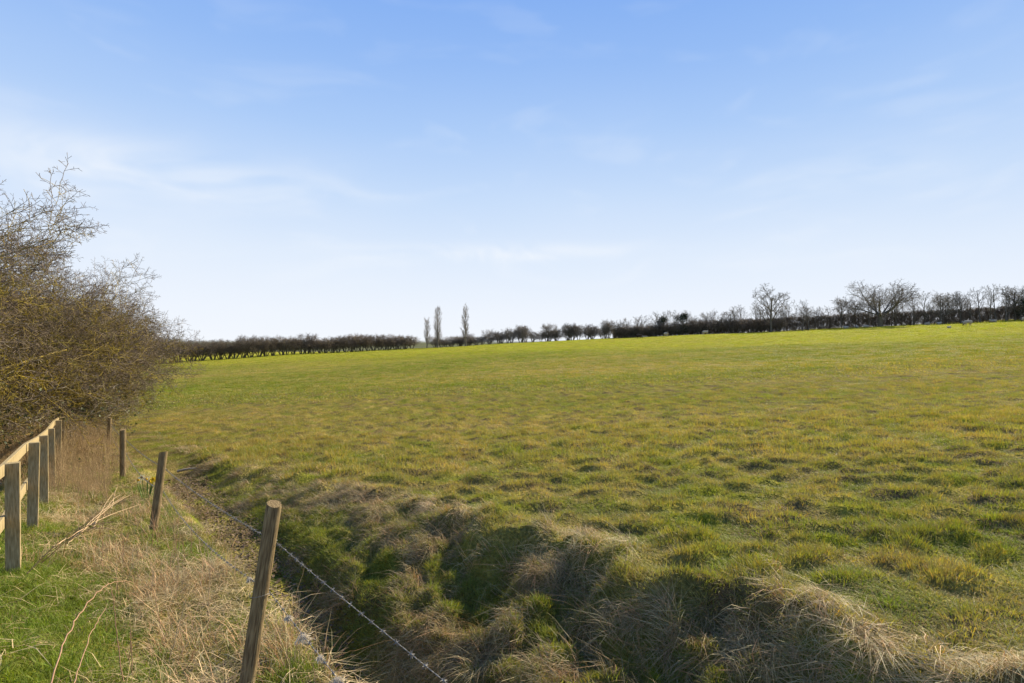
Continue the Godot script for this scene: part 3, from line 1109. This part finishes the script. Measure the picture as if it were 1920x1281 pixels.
func streak(az: float, el: float, a0: float, e0: float, wa: float, we: float, f: float, slope: float) -> float:
	var u := (az - a0) / wa
	var v := (el - e0 - slope * (az - a0)) / we + f * 0.8
	return exp(-u * u) * exp(-v * v) * clampf(0.55 + 1.5 * f, 0.0, 1.0)

# ------------------------------------------------------------------ materials
func build_materials() -> void:
	var thatch := noise_tex(3, 0.03, [[0.0, Color(0.45, 0.45, 0.42)], [0.4, Color(0.72, 0.72, 0.68)], [0.7, Color(0.92, 0.9, 0.85)], [1.0, Color(1, 1, 1)]], 1024)
	var rough_h := noise_tex(4, 0.05, [[0.0, Color.BLACK], [1.0, Color.WHITE]], 512)
	M.ground = triplanar(mat(Color.WHITE, 1.0, 0.1), thatch, Vector3.ONE * 0.7, true, rough_h, 4.0)
	M.ground.vertex_color_use_as_albedo = true
	M.grass = mat(Color.WHITE, 0.55, 0.32)
	M.grass.vertex_color_use_as_albedo = true
	M.grass.backlight_enabled = true
	M.grass.backlight = Color(0.9, 0.92, 0.5)
	M.straw = mat(Color.WHITE, 0.6, 0.32)
	M.straw.vertex_color_use_as_albedo = true
	M.straw.backlight_enabled = true
	M.straw.backlight = Color(0.62, 0.58, 0.5)
	var grain := noise_tex(6, 0.022, [[0.0, lin(0.06, 0.04, 0.02)], [0.38, lin(0.15, 0.11, 0.06)], [0.6, lin(0.235, 0.18, 0.095)], [1.0, lin(0.34, 0.275, 0.16)]], 512)
	var grain_h := noise_tex(7, 0.03, [[0.0, Color.BLACK], [1.0, Color.WHITE]], 512)
	M.post = triplanar(mat(Color.WHITE, 0.9, 0.2), grain, Vector3(9.0, 0.55, 9.0), false, grain_h, 0.5)
	var pale := noise_tex(8, 0.02, [[0.0, lin(0.13, 0.095, 0.045)], [0.35, lin(0.25, 0.195, 0.10)], [0.6, lin(0.34, 0.275, 0.155)], [1.0, lin(0.46, 0.385, 0.24)]], 512)
	M.rail = triplanar(mat(Color.WHITE, 0.9, 0.2), pale, Vector3(8.0, 0.7, 8.0), false, grain_h, 0.3)
	M.wire = mat(lin(0.24, 0.235, 0.225), 0.6, 0.5)
	M.wire.metallic = 0.7
	M.wool = mat(lin(0.62, 0.55, 0.43), 0.95, 0.1)
	M.wool.backlight_enabled = true
	M.wool.backlight = Color(0.6, 0.6, 0.6)
	var bl := noise_tex(9, 0.02, [[0.0, lin(0.07, 0.055, 0.04)], [0.42, lin(0.15, 0.125, 0.09)], [0.52, lin(0.24, 0.21, 0.12)], [0.6, lin(0.42, 0.31, 0.035)], [1.0, lin(0.50, 0.36, 0.03)]], 512)
	M.bark_lichen = triplanar(mat(Color.WHITE, 0.95, 0.2), bl, Vector3.ONE * 3.0, false, grain_h, 0.4)
	var bg := noise_tex(10, 0.02, [[0.0, lin(0.11, 0.09, 0.07)], [0.5, lin(0.25, 0.22, 0.18)], [0.75, lin(0.38, 0.34, 0.28)], [1.0, lin(0.45, 0.36, 0.12)]], 512)
	M.bark_grey = triplanar(mat(Color.WHITE, 0.9, 0.3), bg, Vector3.ONE * 3.0, false, grain_h, 0.4)
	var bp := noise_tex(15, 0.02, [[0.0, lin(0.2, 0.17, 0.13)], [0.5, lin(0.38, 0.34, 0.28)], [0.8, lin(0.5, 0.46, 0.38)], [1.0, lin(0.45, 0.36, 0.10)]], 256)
	M.bark_sunlit = triplanar(mat(Color.WHITE, 0.85, 0.3), bp, Vector3.ONE * 3.0)  # lighter copy of the grey bark, sunlight painted into its colour
	M.twig = mat(Color.WHITE, 0.8, 0.3)
	M.twig.vertex_color_use_as_albedo = true
	M.sprays = []
	for k in 3:
		M.sprays.append(twig_spray(800 + k, 0.46, 0.0054, 5))
	M.bark_far = triplanar(mat(Color.WHITE, 0.95, 0.2), noise_tex(12, 0.02, [[0.0, lin(0.09, 0.08, 0.065)], [1.0, lin(0.2, 0.18, 0.14)]], 256), Vector3.ONE * 0.6)
	M.crown_far = mat(lin(0.19, 0.165, 0.135), 0.95, 0.2)
	M.crown_brown = mat(lin(0.19, 0.155, 0.118), 0.95, 0.2)
	M.crown_pale = mat(lin(0.26, 0.24, 0.20), 0.95, 0.2)
	M.evergreen = mat(lin(0.022, 0.036, 0.016), 0.7, 0.3)
	M.ivy = mat(Color.WHITE, 0.5, 0.4)
	M.ivy.vertex_color_use_as_albedo = true
	M.dead_stem = mat(Color.WHITE, 0.85, 0.25)
	M.dead_stem.vertex_color_use_as_albedo = true
	M.cane = triplanar(mat(Color.WHITE, 0.7, 0.3), noise_tex(13, 0.03, [[0.0, lin(0.26, 0.18, 0.10)], [1.0, lin(0.52, 0.40, 0.24)]], 256), Vector3.ONE * 4.0)
	M.bramble = triplanar(mat(Color.WHITE, 0.6, 0.35), noise_tex(14, 0.03, [[0.0, lin(0.22, 0.11, 0.07)], [1.0, lin(0.40, 0.27, 0.15)]], 256), Vector3.ONE * 4.0)
	M.fleece = mat(lin(0.38, 0.34, 0.27), 1.0, 0.1)
	M.fleece_dark = mat(lin(0.05, 0.04, 0.035), 1.0, 0.1)
	M.face = mat(lin(0.03, 0.027, 0.025), 0.9, 0.2)
	M.face_white = mat(lin(0.55, 0.5, 0.43), 0.9, 0.2)
	M.leaf_litter = mat(Color.WHITE, 0.85, 0.25)
	M.leaf_litter.vertex_color_use_as_albedo = true

# ------------------------------------------------------------------ everything
func _ready() -> void:
	var cam := Camera3D.new()
	cam.name = "camera"
	cam.fov = 62.0
	cam.near = 0.05
	cam.far = 9000.0
	cam.position = Vector3(0, EYE, 0)
	add_child(cam)
	var we := WorldEnvironment.new()
	we.name = "environment"
	var env := Environment.new()
	env.background_mode = Environment.BG_SKY
	env.sky = Sky.new()
	env.sky.sky_material = build_sky()
	env.tonemap_mode = Environment.TONE_MAPPER_LINEAR
	env.tonemap_exposure = 2.2
	env.background_energy_multiplier = 0.455
	env.sdfgi_enabled = true
	env.ssao_enabled = true
	env.ssil_enabled = true
	we.environment = env
	add_child(we)
	var sun := DirectionalLight3D.new()
	sun.name = "sun"
	sun.light_energy = 1.6
	sun.light_color = Color(1.0, 0.93, 0.80)
	sun.light_angular_distance = 0.5
	sun.shadow_enabled = true
	var az := deg_to_rad(42.0)
	var alt := deg_to_rad(33.0)
	add_child(sun)
	sun.look_at_from_position(Vector3(sin(az) * cos(alt), sin(alt), -cos(az) * cos(alt)) * 100.0, Vector3.ZERO, Vector3.UP)

	rng.seed = 20
	n_big = noise_of(1, 0.018, 2)
	n_mid = noise_of(2, 0.55, 2)
	n_lump = noise_of(3, 0.9, 2)
	n_fine = noise_of(4, 3.2, 2)
	n_tus = noise_of(44, 1.6, 3)
	n_col = noise_of(5, 0.05, 3)
	n_pat = noise_of(6, 0.75, 3)
	build_materials()
	build_ground()
	build_far()
	build_hedge_near()
	build_wire_fence()
	build_rail_fence()
	build_sheep()
	build_small()
	build_grass()

func build_far() -> void:
	var uprights := []
	var rounds := []
	var bushes := []
	for k in 4:
		uprights.append(bare_tree_mesh("upright", 40 + k))
		rounds.append(bare_tree_mesh("round", 50 + k))
		bushes.append(bare_tree_mesh("bush", 60 + k))
	var oak := bare_tree_mesh("oak", 71)
	var rg := RandomNumberGenerator.new()
	rg.seed = 9
	# left boundary: an outgrown hedge of thin-stemmed trees
	for k in 46:
		var u := k / 45.0
		var x := lerpf(-72.0, -24.5, u) + rg.randf_range(-0.3, 0.3)
		var d := lerpf(93.0, 137.0, pow(u, 0.9)) + rg.randf_range(-0.7, 0.7)
		var h := lerpf(4.9, 3.7, u) * rg.randf_range(0.78, 1.12)
		put_tree("hedge_tree", bushes[rg.randi() % 4], G(x, d), h, rg.randf_range(0.44, 0.58), rg.randf() * TAU, "%s outgrown bare hawthorn in the long hedge that ends at the poplars" % ("tall" if h > lerpf(4.9, 3.7, u) else ("low" if h < lerpf(4.9, 3.7, u) * 0.88 else "mid-height")), "outgrown hedge beyond the field", M.bark_far, M.crown_brown)
	# three poplars
	var pl := ["shortest of three slender bare poplars, at the hedge end", "middle one of three slender bare poplars above the hedge", "tallest of three slender bare poplars above the hedge"]
	var pq := [[-20.5, 137.0, 7.6, 0.8], [-17.9, 137.0, 10.2, 1.05], [-11.2, 137.0, 10.5, 1.05]]
	for k in 3:
		put_tree("poplar_tree", bare_tree_mesh("poplar", 80 + k), G(pq[k][0], pq[k][1]), pq[k][2], pq[k][3], 0.0, pl[k], "three poplars", M.bark_far, M.crown_far)
	# bushes along the crest
	for k in 36:
		var u := k / 35.0
		var x := lerpf(-19.0, 26.0, u) + rg.randf_range(-0.8, 0.8)
		var d := 141.0 + rg.randf_range(-1.5, 2.5)
		var h := lerpf(3.4, 4.6, u) * rg.randf_range(0.6, 1.2)
		put_tree("hedge_bush", bushes[rg.randi() % 4], G(x, d), h, rg.randf_range(0.34, 0.5), rg.randf() * TAU, "%s rounded bush on the crest between the poplars and the wood" % ("large" if h > lerpf(3.4, 4.6, u) else ("small" if h < lerpf(3.4, 4.6, u) * 0.8 else "middling")), "bushes along the crest", M.bark_far, M.crown_far, "bush")
	# right boundary: taller trees out of a clipped hedge
	var x := 25.0
	while x < 112.0:
		var u := (x - 25.0) / 87.0
		var d := lerpf(134.0, 121.0, u) + rg.randf_range(-1.5, 2.5)
		var h := lerpf(5.2, 8.0, u) * rg.randf_range(0.72, 1.12)
		var kind := rg.randi() % 3
		var pale_one := rg.randf() < 0.4
		var set_: Array = uprights if kind else rounds
		put_tree("bare_tree", set_[rg.randi() % 4], G(x, d), h, rg.randf_range(0.55, 0.75), rg.randf() * TAU, "%s %s %s bare tree %s" % ["tall" if h > lerpf(5.2, 8.0, u) else ("low" if h < lerpf(5.2, 8.0, u) * 0.83 else "mid-height"), "pale grey" if pale_one else "dark grey", "upright" if kind else "round-headed", "rising out of the clipped hedge" if x > 55.0 else "in the dark wood edge beside the crest"], "bare trees along the far hedge", M.bark_far, M.crown_pale if pale_one else M.crown_far)
		x += rg.randf_range(0.9, 1.7)
	for k in 22:
		var xx := lerpf(25.0, 60.0, k / 21.0) + rg.randf_range(-0.5, 0.5)
		var d := lerpf(133.0, 127.0, k / 21.0)
		var bh := rg.randf_range(2.6, 4.2)
		put_tree("hedge_bush", bushes[rg.randi() % 4], G(xx, d), bh, rg.randf_range(0.4, 0.55), rg.randf() * TAU, "%s dark bush filling the foot of the wood edge" % ("low" if bh < 3.1 else ("tall" if bh > 3.7 else "mid-height")), "bushes at the foot of the wood", M.bark_far, M.crown_brown, "bush")
	put_tree("bare_tree", rounds[1], G(57.0, 125.0), 10.6, 1.3, 0.6, "tall round-crowned bare tree standing out from the hedge", "", M.bark_far, M.crown_far)
	put_tree("oak_tree", oak, G(80.0, 123.5), 11.2, 1.6, 2.2, "wide spreading bare oak with a thick forked trunk", "", M.bark_far, M.crown_far)
	var last := put_tree("bare_tree", rounds[2], G(108.5, 122.5), 8.2, 1.0, 0.3, "broad bare tree beside the dark evergreen at the hedge end", "", M.bark_far, M.crown_far)
	# dark evergreens
	for q in [[109.5, 120.5, 4.4, 3.6, "dark evergreen bush with dense foliage at the end of the clipped hedge"], [39.3, 131.0, 4.9, 2.4, "dark ivy-clad tree, taller of two in the wood edge"], [35.3, 132.0, 4.2, 2.2, "dark ivy-clad tree, lower of two in the wood edge"]]:
		var o := thing("evergreen_tree", G(q[0], q[1]), q[4], "tree")
		var tb := Buf.new()
		tb.tube(PackedVector3Array([Vector3(0, -0.2, 0), Vector3(0.05, q[2] * 0.5, 0), Vector3(0, q[2] * 0.8, 0.05)]), PackedFloat32Array([0.22, 0.15, 0.06]), 7)
		part("trunk", tb, M.bark_far, o)
		part("crown", leafy_mesh(int(q[0]), 2600, 0.26, q[3], q[2]), M.evergreen, o)
	# the clipped hedge: a dense comb of twigs
	var hedge := thing("clipped_hedge", G(50.0, 128.0), "long clipped brown hedge with a flat top behind the sheep", "hedge")
	var W := []
	var C := PackedColorArray()
	var spray := twig_spray(900, 1.0, 0.024, 8)
	var hx := 24.0
	while hx < 116.0:
		var hd := lerpf(134.5, 122.5, (hx - 24.0) / 92.0)
		var top := lerpf(2.2, 3.3, smoothstep(30.0, 62.0, hx)) + 0.25 * n_mid.get_noise_2d(hx * 0.3, 3.0)
		for k in 44:
			var p := G(hx + rg.randf() * 0.5, hd + rg.randf_range(-0.6, 0.6), rg.randf_range(-0.3, top - 0.8)) - hedge.position
			W.append(along(Vector3(rg.randfn() * 0.3, 1, rg.randfn() * 0.3).normalized(), rg.randf() * TAU, p, rg.randf_range(0.7, 1.0)))
			C.append(Color(0.16, 0.125, 0.092).lerp(Color(0.25, 0.20, 0.15), rg.randf()))
		hx += 0.5
	scatter("twigs", spray, M.twig, W, C, hedge)

func build_hedge_near() -> void:
	var to_field := Vector3(N.x, 0, -N.y)
	var q := [
		# x, d, height, reach, stems, lichen, label
		[-12.2, 8.6, 5.0, 0.75, 11, 0.75, "tall lichen-covered hawthorn over the rail fence, its long branches reaching the sky"],
		[-13.4, 11.6, 4.8, 0.75, 12, 0.8, "dense yellow-lichened hawthorn behind the rail fence posts"],
		[-14.8, 15.4, 5.2, 0.8, 12, 0.5, "brown hawthorn with arching branches painted sunlit pale behind the end of the rails"],
		[-16.4, 18.6, 5.0, 0.9, 12, 0.35, "wide brown hawthorn leaning out over the end of the wire fence"],
		[-20.4, 23.5, 4.8, 0.75, 11, 0.3, "hawthorn with drooping twigs hanging over the field edge"],
		[-25.6, 29.0, 4.8, 0.8, 11, 0.25, "farthest hawthorn of the hedge, beside the open field"]]
	for k in q.size():
		var a: Array = q[k]
		shrub(G(a[0], a[1]), a[2], a[3], a[4], to_field, 120 + k, a[6], a[5], 0.37)

func build_sheep() -> void:
	var graz := sheep_meshes("grazing")
	var stan := sheep_meshes("standing")
	var lie := sheep_meshes("lying")
	put_sheep(graz, 26.6, 119.0, 0.2, 1.0, "dark brown sheep grazing on the crest", M.fleece_dark, M.face)
	put_sheep(stan, 32.0, 118.0, -1.2, 1.0, "white sheep with dark face standing alone on the crest", M.fleece, M.face)
	put_sheep(stan, 39.3, 115.5, 0.1, 0.95, "white sheep standing close to the wood edge", M.fleece, M.face)
	put_sheep(graz, 77.0, 96.0, 3.0, 1.05, "large cream sheep grazing in the field by its lying lamb", M.fleece, M.face)
	put_sheep(lie, 71.5, 93.0, 0.3, 0.6, "small white lamb lying in the grass", M.fleece, M.face_white)
	put_sheep(graz, 97.5, 108.0, 3.3, 1.05, "cream sheep grazing before the dark evergreen", M.fleece, M.face)
	for k in 8:
		var x: float = [72.0, 74.2, 76.0, 83.5, 88.0, 90.2, 95.0, 100.5][k]
		put_sheep(lie, x, lerpf(124.5, 118.5, (x - 58.0) / 44.0), k * 1.3, 0.95, "pale sheep resting at the foot of the clipped hedge", M.fleece, M.face_white if k % 2 else M.face, "sheep resting along the hedge")

func build_small() -> void:
	var rg := RandomNumberGenerator.new()
	rg.seed = 33
	# arching bramble stems in the green corner
	stem_thing("bramble_stem", PackedVector3Array([G(-2.02, 2.42), G(-2.12, 2.6, 0.26), G(-2.28, 2.95, 0.46), G(-2.5, 3.5, 0.5), G(-2.62, 3.9, 0.4)]), 0.0045, M.bramble, "long brown bramble stem arching over the green grass", "bramble")
	stem_thing("bramble_stem", PackedVector3Array([G(-1.96, 2.45), G(-2.06, 2.65, 0.22), G(-2.2, 2.95, 0.38), G(-2.36, 3.3, 0.4)]), 0.004, M.bramble, "shorter brown bramble stem bowed beside the long one", "bramble")
	for k in 34:
		var s := rg.randf_range(0.4, 5.6)
		var t := rg.randf_range(-0.75, 0.2)
		var h := rg.randf_range(0.25, 0.62)
		var lean := Vector3(rg.randfn() * 0.08, 0, rg.randfn() * 0.08)
		var b := GS(s, t, -0.02)
		stem_thing("dry_stalk", PackedVector3Array([b, b + Vector3.UP * h * 0.5 + lean * 0.5, b + Vector3.UP * h + lean]), 0.0034, M.cane if k % 2 else M.bramble, "%s %s %s dry stalk upright among the straw between the fences" % ["tall" if h > 0.44 else "short", "amber" if k % 2 else "reddish brown", "twiggy" if k % 4 else "bare"], "stalk", "dry stalks between the fences", k % 4)
	for k in 7:
		var s := rg.randf_range(0.4, 4.0)
		var b := GS(s, rg.randf_range(0.35, 0.6), -0.02)
		var h := rg.randf_range(0.3, 0.55)
		var lean := Vector3(rg.randfn() * 0.1, 0, rg.randfn() * 0.1)
		stem_thing("dry_stalk", PackedVector3Array([b, b + Vector3.UP * h * 0.5 + lean * 0.4, b + Vector3.UP * h + lean]), 0.003, M.cane, "thin amber grass stalk standing on the edge of the ditch", "stalk", "stalks on the ditch edge")
	# cut canes lying in the strip
	for k in 6:
		var s0 := 5.3 + k * 0.42 + rg.randf_range(-0.1, 0.1)
		var a := GS(s0 - rg.randf_range(0.4, 1.3), -0.95 + 0.12 * k, 0.05)
		var z := GS(s0 + rg.randf_range(0.6, 1.7), rg.randf_range(-0.35, 0.1), 0.12)
		stem_thing("fallen_cane", PackedVector3Array([a, a.lerp(z, 0.5) + Vector3.UP * 0.05, z]), 0.007, M.cane, "pale dead cane lying across the strip between the fences", "cane", "fallen canes")
	for k in 5:
		var a := GS(3.0 + k * 0.5, -1.1 + 0.08 * k, 0.05)
		var z := a + Vector3(0.5 + 0.1 * k, 0.42 - 0.06 * k, -0.3 + 0.2 * k)
		stem_thing("bramble_stem", PackedVector3Array([a, a.lerp(z, 0.5) + Vector3.UP * 0.09, z]), 0.004, M.bramble, "thin dark bramble stem leaning by the rail fence post", "bramble", "brambles at the rail fence", 2)
	# broken branch in the field by the bank
	var bb := G(-7.6, 12.9, 0.05)
	stem_thing("broken_branch", PackedVector3Array([bb, bb + Vector3(0.25, 0.05, -0.05), bb + Vector3(0.62, 0.02, -0.2)]), 0.03, M.bark_grey, "short pale broken branch lying on the grass beyond the wire fence", "branch", "", 2)
	# flowers behind the second post
	var fl := thing("daffodil_clump", GS(7.6, 0.15), "small clump of yellow and pale flowers behind the second round post", "flowers")
	fl.scale = Vector3.ONE * 1.35
	var leafb := Buf.new()
	for k in 9:
		var a := rg.randf() * TAU
		var p0 := Vector3(cos(a), 0, sin(a)) * 0.05
		var p1 := p0 * 2.2 + Vector3.UP * rg.randf_range(0.16, 0.24)
		var w := Vector3(-sin(a), 0, cos(a)) * 0.006
		leafb.quad(p0 - w, p1 - w * 0.6, p1 + w * 0.6, p0 + w)
	var lf := part("leaves", leafb, mat(lin(0.07, 0.13, 0.03), 0.6), fl)
	lf.set_meta("kind", "stuff")
	for k in 5:
		var c := Vector3(-0.09 + 0.045 * k, rg.randf_range(0.2, 0.27), 0.02 * sin(k * 2.0)) 
		var sb := Buf.new()
		sb.tube(PackedVector3Array([Vector3(c.x * 0.3, 0, 0), c * Vector3(0.9, 0.7, 1), c]), PackedFloat32Array([0.004, 0.004, 0.003]), 5)
		var stalk := part("flower", sb, mat(lin(0.09, 0.15, 0.03), 0.6), fl)
		var face := Vector3(0.3 * sin(k * 1.9), 0.25, 0.9).normalized()
		var rx := face.cross(Vector3.UP).normalized()
		var ry := rx.cross(face)
		var pb := Buf.new()
		for j in 6:
			var a := TAU * j / 6.0
			var o := rx * cos(a) + ry * sin(a)
			var tn := rx * -sin(a) + ry * cos(a)
			pb.quad(c, c + o * 0.02 + tn * 0.012, c + o * 0.042, c + o * 0.02 - tn * 0.012)
		part("petals", pb, mat(lin(0.85, 0.80, 0.45) if k < 3 else lin(0.80, 0.60, 0.03), 0.6), stalk)
		var tb := Buf.new()
		tb.tube(PackedVector3Array([c, c + face * 0.015, c + face * 0.028]), PackedFloat32Array([0.007, 0.009, 0.014]), 10)
		part("trumpet", tb, mat(lin(0.82, 0.52, 0.02), 0.6), stalk)
	# thicket of last year's weeds at the end of the strip
	var sm := [dead_stem_mesh(1), dead_stem_mesh(2), dead_stem_mesh(3)]
	var W := [[], [], []]
	var C := [PackedColorArray(), PackedColorArray(), PackedColorArray()]
	for k in 1500:
		var s := rg.randf_range(7.0, 21.0)
		var t := rg.randf_range(-3.2, 0.15) if s > 9.5 else rg.randf_range(-1.15, -0.35)
		if s < 10.0 and rg.randf() > (s - 7.0) / 3.0:
			continue
		if t > -0.25 and rg.randf() < 0.6:
			continue
		var p := GS(s, t)
		var v := k % 3
		var hh := rg.randf_range(0.45, 1.05) * lerpf(0.6, 1.15, smoothstep(8.0, 14.0, s))
		W[v].append(Transform3D(Basis(Vector3.UP, rg.randf() * TAU).rotated(Vector3(rg.randfn(), 0, rg.randfn()).normalized(), 0.14).scaled(Vector3.ONE * hh), p))
		C[v].append(Color(0.32, 0.235, 0.125).lerp(Color(0.43, 0.33, 0.18), rg.randf()).lerp(Color(0.20, 0.125, 0.07), rg.randf() * 0.6))
	for v in 3:
		scatter("dead_weeds", sm[v], M.dead_stem, W[v], C[v], self, "thicket of reddish brown dead weed stems at the end of the fences", "dead weeds")
	# ivy and bramble leaves low in the hedge
	var lb := Buf.new()
	for k in 5:
		var a := TAU * k / 5.0
		lb.tri(Vector3.ZERO, Vector3(cos(a - 0.5) * 0.6, 0.06, sin(a - 0.5) * 0.6), Vector3(cos(a), -0.02, sin(a)))
		lb.tri(Vector3.ZERO, Vector3(cos(a), -0.02, sin(a)), Vector3(cos(a + 0.5) * 0.6, 0.06, sin(a + 0.5) * 0.6))
	var IW := []
	var IC := PackedColorArray()
	var centres := [[-13.0, 17.0, 1.3, 1.7], [-14.5, 18.6, 1.7, 1.5], [-13.2, 16.2, 0.6, 1.0], [-15.6, 20.0, 1.2, 1.4], [-10.5, 10.0, 0.9, 1.6], [-12.3, 13.2, 1.0, 1.8]]
	for k in 5200:
		var c: Array = centres[rg.randi() % centres.size()]
		var o: Vector3 = Vector3(rg.randfn(), rg.randfn() * 0.7, rg.randfn()) * c[3] * 0.5
		var p := G(c[0] + o.x, c[1] + o.z, maxf(c[2] + o.y, 0.05))
		var nn := Vector3(rg.randfn(), rg.randfn() * 0.6 + 0.5, rg.randfn()).normalized()
		IW.append(along(nn, rg.randf() * TAU, p, rg.randf_range(0.022, 0.05)))
		IC.append(Color(0.022, 0.045, 0.014).lerp(Color(0.07, 0.085, 0.02), rg.randf()))
	scatter("ivy", lb.mesh(), M.ivy, IW, IC, self, "dark glossy ivy leaves climbing low in the hawthorn hedge", "ivy")
	# leaf litter in the ditch bottom
	var LW := []
	var LC := PackedColorArray()
	var leaf := Buf.new()
	leaf.quad(Vector3(-1, 0, 0), Vector3(0, 0.12, 0.5), Vector3(1, 0.25, 0), Vector3(0, 0.05, -0.5))
	for k in 5200:
		var s := rg.randf_range(-1.5, 11.0)
		var p := GS(s, rg.randf_range(0.65, 1.45), 0.008 + rg.randf() * 0.02)
		LW.append(along(Vector3(rg.randfn() * 0.4, 1, rg.randfn() * 0.4).normalized(), rg.randf() * TAU, p, rg.randf_range(0.016, 0.034)))
		LC.append(Color(0.07, 0.048, 0.03).lerp(Color(0.17, 0.125, 0.085), rg.randf()))
	scatter("leaf_litter", leaf.mesh(), M.leaf_litter, LW, LC, self, "brown fallen leaves in the bottom of the ditch", "leaf litter")
